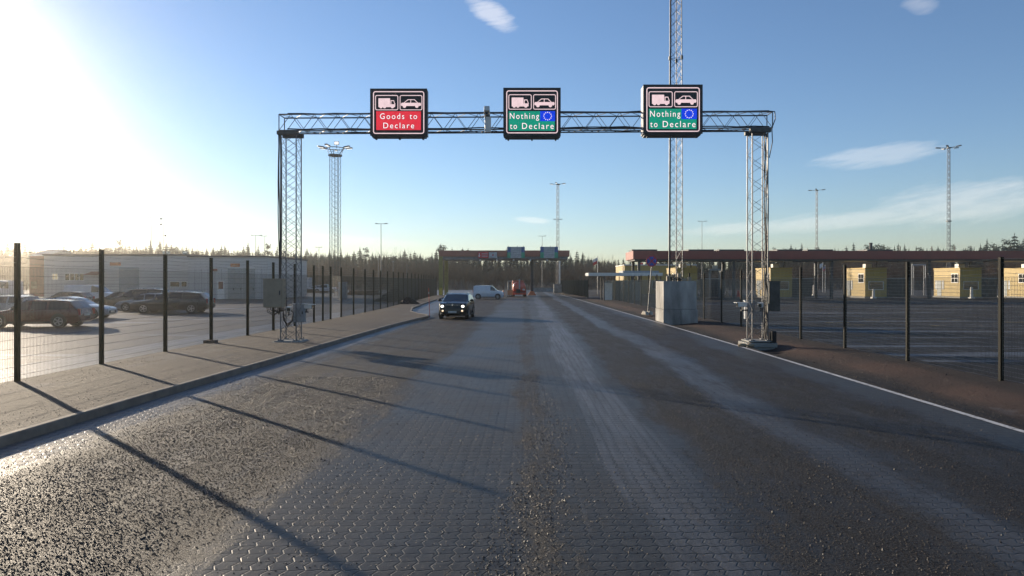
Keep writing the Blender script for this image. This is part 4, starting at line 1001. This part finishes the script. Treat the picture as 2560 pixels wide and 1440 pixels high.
# ------------------------------------------------------------------ vehicles
def vehicle(name, label, cat, loc, rz, L, W, top, belt, paint_m, glass_spec, axles, wr, roofw=.74, lights=None, group=None, scale=1, rails=False, clear=.2, plate=True, slide_win=None, grille=True):
    """front at -Y; top = roof outline (t from the nose, z); glass_spec = (windscreen t0,t1, side t0,t1, pillars, rear t0,t1)"""
    o = T(name, label, cat, loc, rz, group); o.scale = (scale,)*3
    ws0, ws1, sd0, sd1, pillars, rw0, rw1 = glass_spec
    def topz(t):
        for (a, za), (c, zc) in zip(top, top[1:]):
            if a <= t <= c: return za+(zc-za)*((t-a)/(c-a) if c > a else 1)
        return top[-1][1]
    ts = sorted(set([round(a, 4) for a, _ in top]+[ws0, ws1, sd0, sd1, rw0, rw1]+[p+e for p in pillars for e in (-.012, .012)]+[k/22 for k in range(23)]))
    ts = [t for t in ts if t <= 1]; ts = [t for i, t in enumerate(ts) if i == 0 or t-ts[i-1] > 1e-3]
    roof = max(z for _, z in top); hw = W/2
    def ring_(t):
        T_ = topz(t); B = min(belt+.05*(t-.5), T_-.02); g = max(0, (T_-B)/(roof-belt)); g = min(1, g)
        p = 1-.17*max(0, 1-t/.12)**2-.10*max(0, (t-.9)/.1)**2
        y = (t-.5)*L; zf = clear+.12*max(0, 1-t/.05)+.14*max(0, (t-.94)/.06)
        zm = min(clear+.28, B-.06); wg = (hw*.97*(1-g)+hw*roofw*1.07*g) if g > .02 else hw*.93
        a = [(0, y, zf), (hw*.86*p, y, zf), (hw*.98*p, y, zm), (hw*p, y, (zm+B)/2+.05 if B-zm > .2 else B-.02), (hw*.965*p, y, B), (wg*p, y, max(B+.004, T_-.055-.02*g)), (wg*.90*p, y, T_), (0, y, T_+.025)]
        return a
    rings = [ring_(t) for t in ts]; NR = 8
    body, wsc, sdw, rwn = MB(), MB(), {1: MB(), -1: MB()}, MB()
    for s in (1, -1):
        for i in range(len(ts)-1):
            tm = (ts[i]+ts[i+1])/2
            for j in range(NR-1):
                q = [rings[i][j], rings[i+1][j], rings[i+1][j+1], rings[i][j+1]]; q = [(x*s, y, z) for x, y, z in q]
                if s < 0: q.reverse()
                tgt = body
                if j == 4 and sd0 < tm < sd1 and all(abs(tm-p) > .012 for p in pillars): tgt = sdw[s]
                elif j in (5, 6) and ws0 < tm < ws1: tgt = wsc
                elif j in (5, 6) and rw0 < tm < rw1: tgt = rwn
                tgt.add(q, [(0, 1, 2, 3)])
    for r, rev in ((rings[0], False), (rings[-1], True)):
        pl = [(x, y, z) for x, y, z in r]+[(-x, y, z) for x, y, z in r[::-1]]; body.poly(pl[::-1] if rev else pl)
    bo = body.build('body', paint_m, o)
    me = bo.data; bm = bmesh.new(); bm.from_mesh(me); bmesh.ops.remove_doubles(bm, verts=bm.verts, dist=.002); bmesh.ops.recalc_face_normals(bm, faces=bm.faces); bm.to_mesh(me); bm.free()
    for p in me.polygons: p.use_smooth = True
    try: me.set_sharp_from_angle(angle=radians(32))
    except Exception: pass
    if wsc.f: wsc.build('windscreen', glass, o, smooth=True)
    for s in (1, -1):
        if sdw[s].f: sdw[s].build('side_window', glass, o)
    if rwn.f: rwn.build('rear_window', glass, o, smooth=True)
    for t in axles:
        y = (t-.5)*L
        for s in (1, -1):
            mb = MB(); mb.tube((s*hw*.80, y, wr+.03), (s*(hw+.006), y, wr+.03), wr*1.17, 20); mb.build('wheel_arch', trim_black, o)
            wh = MB().tube((s*(hw-.20), y, wr), (s*(hw+.012), y, wr), wr, 20).build('wheel', rubber, o, bevel=.02)
            mb = MB(); mb.tube((s*(hw+.006), y, wr), (s*(hw+.02), y, wr), wr*.20, 10)
            for k in range(5): a = 2*pi*k/5; mb.box((s*(hw+.015), y+cos(a)*wr*.36, wr+sin(a)*wr*.36), (.014, wr*.6, wr*.2), rx=a)
            for k in range(16):
                a, a2 = 2*pi*k/16, 2*pi*(k+1)/16; mb.tube((s*(hw+.014), y+cos(a)*wr*.64, wr+sin(a)*wr*.64), (s*(hw+.014), y+cos(a2)*wr*.64, wr+sin(a2)*wr*.64), .022, 4)
            mb.build('rim', rim_mat, wh)
    yf, yr = -L/2, L/2; pf = .83
    nz = min(topz(.03), belt)
    lt, lz, lr = lights or (head_off, nz-.16, .12)
    for s in (1, -1):
        mb = MB(); mb.ell((s*hw*.70, yf+.09, lz), (lr*1.25, .10, lr), 14, 8); mb.build('headlight', lt, o, smooth=True)
        mb = MB(); mb.box((s*hw*.80, yr-.03, belt-.12), (.16, .10, .34)); mb.build('tail_light', tail_red, o, bevel=.02)
        mz = belt+.1; ym = (ws0+.09-.5)*L
        mb = MB(); mb.ell((s*(hw+.13), ym, mz), (.12, .07, .085), 10, 6); mb.tube((s*hw*.93, ym, mz-.06), (s*(hw+.05), ym, mz-.02), .03); mb.build('mirror', trim_black, o, smooth=True)
        mb = MB(); mb.bb(min(s*(hw-.005), s*(hw+.012)), max(s*(hw-.005), s*(hw+.012)), (axles[0]-.5)*L+wr*1.2, (axles[1]-.5)*L-wr*1.2, clear+.02, clear+.13); mb.build('sill_trim', trim_black, o)
        for t in pillars[:2]:
            mb = MB(); y = (t-.5)*L; mb.bb(min(s*hw, s*(hw+.008)), max(s*hw, s*(hw+.008)), y+.10, y+.24, belt-.13, belt-.095); mb.build('door_handle', trim_black if paint_m is not p_white else chrome, o)
    if grille:
        MB().bb(-hw*.5, hw*.5, yf-.015, yf+.1, clear+.16, clear+.32).build('grille', trim_black, o)
    if plate:
        MB().bb(-.26, .26, yf-.03, yf-.016, clear+.20, clear+.31).build('number_plate', plate_mat, o)
        MB().bb(-.26, .26, yr-.004, yr+.012, clear+.38, clear+.50).build('number_plate', plate_mat, o)
    if rails:
        mb = MB()
        for s in (1, -1):
            x = s*hw*roofw*.95; y0, y1 = (sd0+.1-.5)*L, (sd1-.06-.5)*L
            mb.tube((x, y0, roof+.04), (x, y1, roof+.04), .018, 6)
            for y in (y0, (y0+y1)/2, y1): mb.tube((x, y, roof-.05), (x, y, roof+.04), .018, 5)
        mb.build('roof_rail', chrome, o)
    return o
SUVT = [(0, .62), (.012, .86), (.05, .98), (.16, 1.05), (.25, 1.09), (.45, 1.53), (.55, 1.595), (.75, 1.58), (.87, 1.50), (.965, 1.08), (.99, .95), (1, .6)]
WAGT = [(0, .52), (.012, .68), (.06, .78), (.2, .88), (.27, .93), (.42, 1.36), (.52, 1.44), (.75, 1.43), (.90, 1.36), (.975, .98), (.99, .86), (1, .55)]
SALT = [(0, .5), (.012, .66), (.06, .75), (.2, .86), (.27, .91), (.42, 1.32), (.52, 1.41), (.66, 1.38), (.82, 1.04), (.95, .98), (.985, .86), (1, .55)]
MPVT = [(0, .6), (.01, .82), (.05, .93), (.15, 1.08), (.2, 1.15), (.38, 1.66), (.48, 1.76), (.8, 1.75), (.92, 1.68), (.98, 1.15), (1, .7)]
VANT = [(0, .66), (.012, .88), (.05, .98), (.17, 1.10), (.20, 1.14), (.35, 1.66), (.42, 1.78), (.55, 1.83), (.93, 1.80), (.98, 1.72), (1, .8)]
# SUV driving towards the viewer
suv = vehicle('suv', 'black compact SUV with headlights on driving toward the viewer', 'car', (PX(1143.5, 46.3), 46.3, 0), radians(-3), 4.25, 1.86, SUVT, 1.06, p_black, (.25, .45, .30, .90, (.5, .7), .87, .965), (.19, .80), .35, .74, (head_on, .80, .095), rails=True)
for s in (1, -1):
    mb = MB(); mb.ell((s*.62, -2.10, .53), (.075, .06, .065), 12, 7); mb.build('fog_light', fog_on, suv, smooth=True)
mb = MB(); mb.box((0, -2.13, .90), (.95, .03, .025)); mb.tube((0, -2.15, .91), (0, -2.12, .91), .07, 12); mb.build('chrome_bar', chrome, suv)
mb = MB()
for k in range(7): mb.bb(-.2+k*.06, -.2+k*.06+.035, -2.159, -2.156, .425, .485)
mb.build('plate_marks', steel, suv)
for x in (-.75, .75): MB().box((x, -1.98, .30), (.3, .2, .1)).build('bumper_trim', trim_black, suv)
van = vehicle('delivery_van', 'small white panel van crossing the road under the portal', 'van', (PX(1221.5, 94.4), 94.4, 0), radians(90), 4.1, 1.82, VANT, 1.14, p_white, (.20, .42, .24, .43, (.27,), 2, 2.1), (.19, .83), .33, .84, rails=True)
mb = MB()
for k in range(3): mb.box((.922, .35+k*.02, 1.28-.13*k), (.012, 1.1-.25*k, .05))
mb.box((.922, -.25, .62), (.012, 2.0, .05)); mb.box((.922, -.9, .78), (.012, .5, .05)); mb.build('side_print', s_line, van)
# parked cars beyond the fence
G = 'cars parked in the fenced car park'
def parked(label, pc, Y, rz, L, W, top, belt, pm, rails=False, scale=1, name='parked_car', z=0):
    gs = (.27, .42, .3, .9, (.5, .68), .9, .975) if top is WAGT else (.27, .42, .3, .80, (.5, .68), .66, .82) if top is SALT else (.2, .38, .22, .92, (.42, .66), .92, .98)
    return vehicle(name, label, 'car', (PX(pc, Y), Y, -.02), rz, L, W, top, belt, pm, gs, (.19, .80), .33, .74, group=G, rails=rails, scale=scale)
parked('maroon estate car with roof rails parked closest to the fence', 98, 37.2, radians(-84), 4.8, 1.85, WAGT, .93, p_red, True, 1.0)
parked('silver saloon behind the maroon estate', 185, 45.5, radians(97), 4.7, 1.8, SALT, .90, p_silver, False, 1.0)
parked('dark people carrier with roof rails in the middle of the car park', 352, 60, radians(-80), 4.8, 1.9, MPVT, 1.10, p_brown, True, 1.0)
parked('grey-blue hatchback tucked behind the long black estate', 372, 57, radians(-85), 4.5, 1.8, WAGT, .93, p_blue, False, 1.0)
parked('long black estate with bright roof rails in front of the garage doors', 433, 53.5, radians(-84), 5.0, 1.88, WAGT, .94, p_dark, True, 1.12)
parked('silver estate with pale roof at the very edge of the car park', 8, 48.5, radians(-88), 4.7, 1.8, WAGT, .93, p_silver, True)
parked('black saloon near the workshop windows', 300, 68, radians(-75), 4.6, 1.8, SALT, .90, p_black)
parked('dark hatchback in the second row beside the white van', 165, 66, radians(-88), 4.4, 1.8, WAGT, .93, p_dark)
vehicle('parked_van', 'white panel van parked under the workshop windows', 'van', (PX(232, 75), 75, 0), radians(92), 5.2, 1.95, [(a, z*1.1) for a, z in VANT], 1.25, p_white, (.20, .42, .24, .43, (.27,), 2, 2.1), (.19, .83), .35, .86)
vehicle('parked_van', 'glinting white van at the far left end of the second row', 'van', (PX(5, 88), 88, 0), radians(5), 5.6, 2.1, [(a, z*1.35) for a, z in VANT], 1.5, p_white, (.20, .42, .24, .43, (.27,), 2, 2.1), (.19, .83), .36, .88)
# far lot behind the broad tower
bx = T('box_lorry', 'white box lorry parked far behind the gantry leg', 'lorry', (PX(755, 150), 150, 0))
MB().bb(-1.7, 1.8, -1.2, 1.2, .9, 3.2).build('cargo_box', p_white, bx); MB().bb(-3.4, -1.75, -1.1, 1.1, .7, 2.5).build('cab', p_dark, bx, bevel=.1); MB().bb(-3.43, -3.405, -.95, .95, 1.6, 2.35).build('windscreen', glass, bx)
for x in (-2.7, .8):
    for s in (-1, 1): MB().tube((x, s*.9, .45), (x, s*1.2, .45), .45, 14).build('wheel', rubber, bx)
vehicle('parked_car', 'white hatchback parked far beyond the fence between the lorry and the pickup', 'car', (PX(788, 148), 148, 0), radians(-60), 4.3, 1.8, WAGT, .93, p_white, (.27, .42, .3, .9, (.5, .68), .9, .975), (.19, .8), .33)
vehicle('pickup', 'white pickup with a raised cab parked far beyond the fence', 'car', (PX(814, 146), 146, 0), radians(-85), 4.9, 1.9, [(0, .7), (.02, .95), (.2, 1.08), (.25, 1.12), (.35, 1.6), (.42, 1.75), (.6, 1.74), (.64, 1.1), (.98, 1.08), (1, .7)], 1.08, p_white, (.25, .35, .28, .6, (.45,), .605, .635), (.18, .8), .38)
# red road machine, rear view
rm = T('road_machine', 'red road sweeper tank seen from behind under the portal', 'machine', (PX(1298.5, 110), 110, 0), radians(4))
mb = MB()
sec = [(-.95, .75), (.95, .75), (1.02, 1.2), (.98, 1.7), (.80, 2.1), (.4, 2.28), (-.4, 2.28), (-.80, 2.1), (-.98, 1.7), (-1.02, 1.2)]
mb.xz(sec, 0, 3.4); mb.build('tank', p_orange, rm, bevel=.12, smooth=True)
MB().bb(-1.0, 1.0, -.1, 3.8, .5, .74).build('chassis', dark_metal, rm)
MB().bb(-1.05, 1.05, -.16, -.02, .28, .62).build('rear_bumper', p_orange, rm, bevel=.02)
MB().bb(-.10, .12, -.12, .0, .6, 2.7).build('exhaust_stack', cabinet_grey, rm, bevel=.03)
mb = MB(); mb.bb(-.5, .1, -.3, -.02, .55, 1.15); mb.tube((-.2, -.32, .9), (-.2, -.05, .9), .25, 12); mb.build('engine', trim_black, rm, bevel=.02)
MB().bb(.5, .85, -.05, -.012, .95, 1.2).build('number_plate', plate_mat, rm)
for s in (-1, 1):
    for y in (.5, 3.0):
        wh = MB().tube((s*.72, y, .48), (s*1.08, y, .48), .48, 18).build('wheel', rubber, rm); MB().tube((s*1.06, y, .48), (s*1.09, y, .48), .26, 12).build('rim', steel_dull, wh)
    MB().bb(s*.92-.09, s*.92+.09, -.2, -.162, .66, .86).build('tail_light', tail_red, rm)
MB().bb(-.9, .9, 3.45, 5.2, .75, 2.5).build('cab', p_orange, rm, bevel=.08); MB().bb(-.75, .75, 3.42, 3.446, 1.6, 2.35).build('rear_window', glass, rm)
for k, (px, Y) in enumerate(((1273.5, 108), (1277.5, 109.5))):
    o = T('barrier_board', ('orange barrier board left of the road machine, the outer one', 'orange barrier board left of the road machine, touching its wheel')[k], 'barrier', (PX(px, Y), Y, 0))
    MB().bb(-.3, .3, -.03, .03, .25, 1.0).build('panel', s_orange, o); mb = MB(); mb.bb(-.35, .35, -.2, .2, 0, .1); mb.tube((-.25, 0, .1), (-.25, 0, .3), .03); mb.tube((.25, 0, .1), (.25, 0, .3), .03); mb.build('foot', rubber, o)
o = MB(); o.tube((0, 0, .04), (0, 0, .95), .22, 10, .05); o.box((0, 0, .02), (.5, .5, .05)); o = o.build('traffic_cone', s_orange, loc=(PX(1258, 118), 118, 0)); tag(o, 'orange traffic cone in front of the white van', 'cone')
for px, lb in ((1340, 'pale concrete barrier on the far road nearest the slim column'), (1356, 'pale concrete barrier in the middle of the far road'), (1376, 'pale concrete barrier beside the thin mast block')): barrier(px, 158, radians(90), concrete, lb)
# timber stacks, gravel heaps
for k, (px, py, w_, lb) in enumerate(((770, 732, 95, 'long timber baulks lying far beyond the fence, under the white vans'), (905, 737, 85, 'timber baulks stacked past the broad lattice tower'))):
    Y = 4200/(py-VY); W = w_/F*Y; mb = MB(); rr = random.Random(k)
    for q in range(5): mb.box((rr.uniform(-.6, .6), q*.5, .22), (W*rr.uniform(.8, 1), .38, .36))
    for q in range(3): mb.box((rr.uniform(-.6, .6), .5+q*.5, .59), (W*rr.uniform(.7, .9), .38, .36))
    o = mb.build('timber_stack', timber, loc=(PX(px, Y), Y, -.02)); tag(o, lb, 'timber stack')
def heap(label, px, Y, w, h, d, m):
    mb = MB(); n, k = 26, 9; rr = random.Random(int(px)); vs = []
    for j in range(k+1):
        r = j/k
        for i in range(n): a = 2*pi*i/n; e = 1+.18*sin(3*a+px)+.1*rr.uniform(-1, 1); vs.append((w/2*r*cos(a)*e, d/2*r*sin(a)*e, h*max(0, 1-r**1.3)*(1+.16*rr.uniform(-1, 1))-.05))
    o = mb.add(vs, [(j*n+i, (j+1)*n+i, (j+1)*n+(i+1) % n, j*n+(i+1) % n) for j in range(k) for i in range(n)]).build('soil_heap', m, loc=(PX(px, Y), Y, 0)); tag(o, label, 'heap')
heap('dark heap of soil behind the far end of the car park fence', 990, 84, 4.6, 1.5, 4, soil)
heap('low dark heap of soil at the foot of the car park fence', 1020, 70, 2.6, .8, 2, soil)
# wing fence closing the far end up to the portal
wing = MB()
# ------------------------------------------------------------------ woods
def crest(px):
    pts = [(-600, 612), (0, 612), (110, 615), (300, 612), (500, 618), (680, 622), (850, 630), (1000, 632), (1100, 632), (1430, 635), (1560, 648), (1700, 640), (1900, 624), (2150, 618), (2400, 616), (2480, 606), (2560, 600), (3200, 600)]
    for (a, u), (c, v) in zip(pts, pts[1:]):
        if a <= px <= c: return u+(v-u)*(px-a)/(c-a)
    return 605
def spruce_geo(h, w, seed, tiers=15, br=9):
    rr = random.Random(seed); V, Fc = [], []
    def tri(*p): o = len(V); V.extend(p); Fc.append(tuple(range(o, o+len(p))))
    for k in range(4):
        a, a2 = pi/2*k, pi/2*(k+1); r = .016*h; tri((r*cos(a), r*sin(a), 0), (r*cos(a2), r*sin(a2), 0), (0, 0, h*.97))
    for t in range(tiers):
        f = t/(tiers-1); z = h*(.16+.82*f); R0 = w*(1-f)**.82*rr.uniform(.72, 1.12)+.12
        for b_ in range(br):
            a = 2*pi*b_/br+rr.uniform(-.5, .5)+t; r = R0*rr.uniform(.55, 1.15); dz = -r*rr.uniform(.15, .45); hw_ = r*.34
            c, s = cos(a), sin(a); e = (r*c, r*s, z+dz)
            m1 = (r*.5*c-hw_*s, r*.5*s+hw_*c, z+dz*.55-.1*h/12); m2 = (r*.5*c+hw_*s, r*.5*s-hw_*c, z+dz*.55-.1*h/12)
            tri((0, 0, z+.25*h/12), m1, e, m2)
            tri((.3*r*c, .3*r*s, z+dz*.3+.1), (.65*r*c-.2*r*s, .65*r*s+.2*r*c, z+dz*.7-.35*h/12), (.85*r*c, .85*r*s, z+dz*.9-.5*h/12))
    tri((-.08, 0, h*.93), (.08, 0, h*.93), (0, 0, h*1.02))
    return V, Fc
def pine_geo(h, w, seed):
    rr = random.Random(seed); V, Fc = [], []
    def tri(*p): o = len(V); V.extend(p); Fc.append(tuple(range(o, o+len(p))))
    for k in range(4):
        a, a2 = pi/2*k, pi/2*(k+1); r = .014*h; tri((r*cos(a), r*sin(a), 0), (r*cos(a2), r*sin(a2), 0), (.3, 0, h*.9))
    for c in range(11):
        z = h*rr.uniform(.55, .98); a = rr.uniform(0, 6.28); r = w*rr.uniform(.1, .8)*(1.25-z/h); cx, cy = r*cos(a), r*sin(a); q = w*rr.uniform(.28, .5)
        for k in range(30):
            d = Vector((rr.gauss(0, 1), rr.gauss(0, 1), rr.gauss(0, .55))).normalized()*q*rr.uniform(.5, 1); p = Vector((cx, cy, z))+d
            u = Vector((rr.gauss(0, 1), rr.gauss(0, 1), rr.gauss(0, .6))).normalized()*.42; v = Vector((rr.gauss(0, 1), rr.gauss(0, 1), rr.gauss(0, .6))).normalized()*.30
            tri(p-u, p+v, p+u)
    return V, Fc
def bare_geo(h, seed, n=30):
    rr = random.Random(seed); V, Fc = [], []
    def stick(p, q, w):
        o = len(V); a = rr.uniform(0, pi); dx, dy = cos(a)*w, sin(a)*w
        V.extend([(p[0]-dx, p[1]-dy, p[2]), (p[0]+dx, p[1]+dy, p[2]), (q[0], q[1], q[2])]); Fc.append((o, o+1, o+2))
    def br_(p, d, l, w, lev):
        q = (p[0]+d[0]*l, p[1]+d[1]*l, p[2]+d[2]*l); stick(p, q, w)
        if lev == 0: return
        for k in range(3+(lev > 1)*2):
            t = rr.uniform(.3, .95); s = (p[0]+d[0]*l*t, p[1]+d[1]*l*t, p[2]+d[2]*l*t)
            e = Vector(d)+Vector((rr.gauss(0, .42), rr.gauss(0, .42), rr.uniform(-.1, .35))); e.normalize(); br_(s, tuple(e), l*rr.uniform(.35, .6), w*.55, lev-1)
    for k in range(3):
        br_((rr.uniform(-.7, .7), rr.uniform(-.7, .7), 0), (rr.gauss(0, .09), rr.gauss(0, .09), 1), h*rr.uniform(.65, .95), .055, 3)
    return V, Fc
def mesh_of(name, geo, m):
    me = bpy.data.meshes.new(name); me.from_pydata(geo[0], [], geo[1]); me.materials.append(m); return me
SG = [(spruce_geo(12, 3.0, 1), 12), (spruce_geo(13, 2.7, 2, 17, 8), 13), (spruce_geo(10, 2.9, 3, 13, 9), 10), (spruce_geo(14, 3.3, 4, 18, 9), 14), (pine_geo(12, 3.0, 5), 12), (pine_geo(13, 2.6, 6), 13)]
SM = [mesh_of('spruce', g_, spruce_mat) for g_, _ in SG]
rw = random.Random(21); px = -380
while px < 2900:
    Y = rw.uniform(268, 330); k = rw.choices(range(6), (4, 4, 3, 4, 2, 2))[0]
    py = crest(px)+rw.gauss(0, 6.5)-(9 if rw.random() < .12 else 0)
    x = PX(px, Y); z0 = hill_z(x, Y)-.4; hgt_ = PZ(py, Y)-z0
    if hgt_ > 4:
        nm = 'pine_tree' if k > 3 else 'spruce_tree'
        o = bpy.data.objects.new(nm, SM[k]); COL.objects.link(o); o.location = (x, Y, z0); s = hgt_/SG[k][1]; ww = s*rw.uniform(.8, 1.45)
        o.scale = (ww, ww, s); o.rotation_euler = (0, 0, rw.uniform(0, 6.28))
        if k > 3: tag(o, 'round-topped dark pine on the forest skyline', 'tree', 'pines along the forest skyline')
        else: tag(o, 'pointed dark spruce on the forest skyline', 'tree', 'spruces along the forest skyline')
    px += rw.uniform(7.5, 18)
def scatter(name, geos, m, spots, label):
    V, Fc = [], []
    for x, y, z, s, sz, k, a in spots:
        gv, gf = geos[k]; o = len(V); c, d = cos(a)*s, sin(a)*s
        V.extend([(x+c*p[0]-d*p[1], y+d*p[0]+c*p[1], z+p[2]*sz) for p in gv]); Fc.extend([tuple(i+o for i in f) for f in gf])
    me = bpy.data.meshes.new(name); me.from_pydata(V, [], Fc); me.materials.append(m)
    o = bpy.data.objects.new(name, me); COL.objects.link(o); tag(o, kind='stuff'); o['label'] = label
sp = []
for i in range(1500):
    px = rw.uniform(-700, 3300); Y = rw.uniform(246, 345); py = crest(px)+abs(rw.gauss(0, 1))*10+3; x = PX(px, Y)
    if 1560 < px < 2500: py += 2
    z0 = hill_z(x, Y)-.5; hh = PZ(py, Y)-z0
    if hh > 3: k = rw.choice((0, 1, 2, 3, 0, 1, 3, 4)); sp.append((x, Y, z0, hh/SG[k][1]*rw.uniform(.95, 1.3), hh/SG[k][1], k, rw.uniform(0, 6.28)))
scatter('forest', [g_ for g_, _ in SG], spruce_mat, sp, 'mass of dark conifers behind the yard')
BG = [bare_geo(9, 30+k) for k in range(6)]
def brush(px, Y): return crest(px)+24+10*sin(px*.011)+5*sin(px*.037)+(12 if px > 1600 else 0)
sp = []; sp2 = []
for i in range(2300):
    px = rw.uniform(-700, 3300); Y = rw.uniform(202, 262); x = PX(px, Y); z0 = hill_z(x, Y)-.3
    top_py = brush(px, Y)+rw.gauss(0, 5)+(262-Y)*.25; hh = max(3.0, PZ(top_py, Y)-z0)
    s = (x, Y, z0, rw.uniform(.8, 1.4), hh/9.6, rw.randrange(6), rw.uniform(0, 6.28))
    (sp if rw.random() < (.65 if px < 1560 else .05) else sp2).append(s)
scatter('thicket', BG, twig_mat, sp, 'leafless brown brush along the edge of the woods')
scatter('thicket', BG, twig_dark, sp2, 'darker leafless brush among the brown thicket')
#@@SPLIT
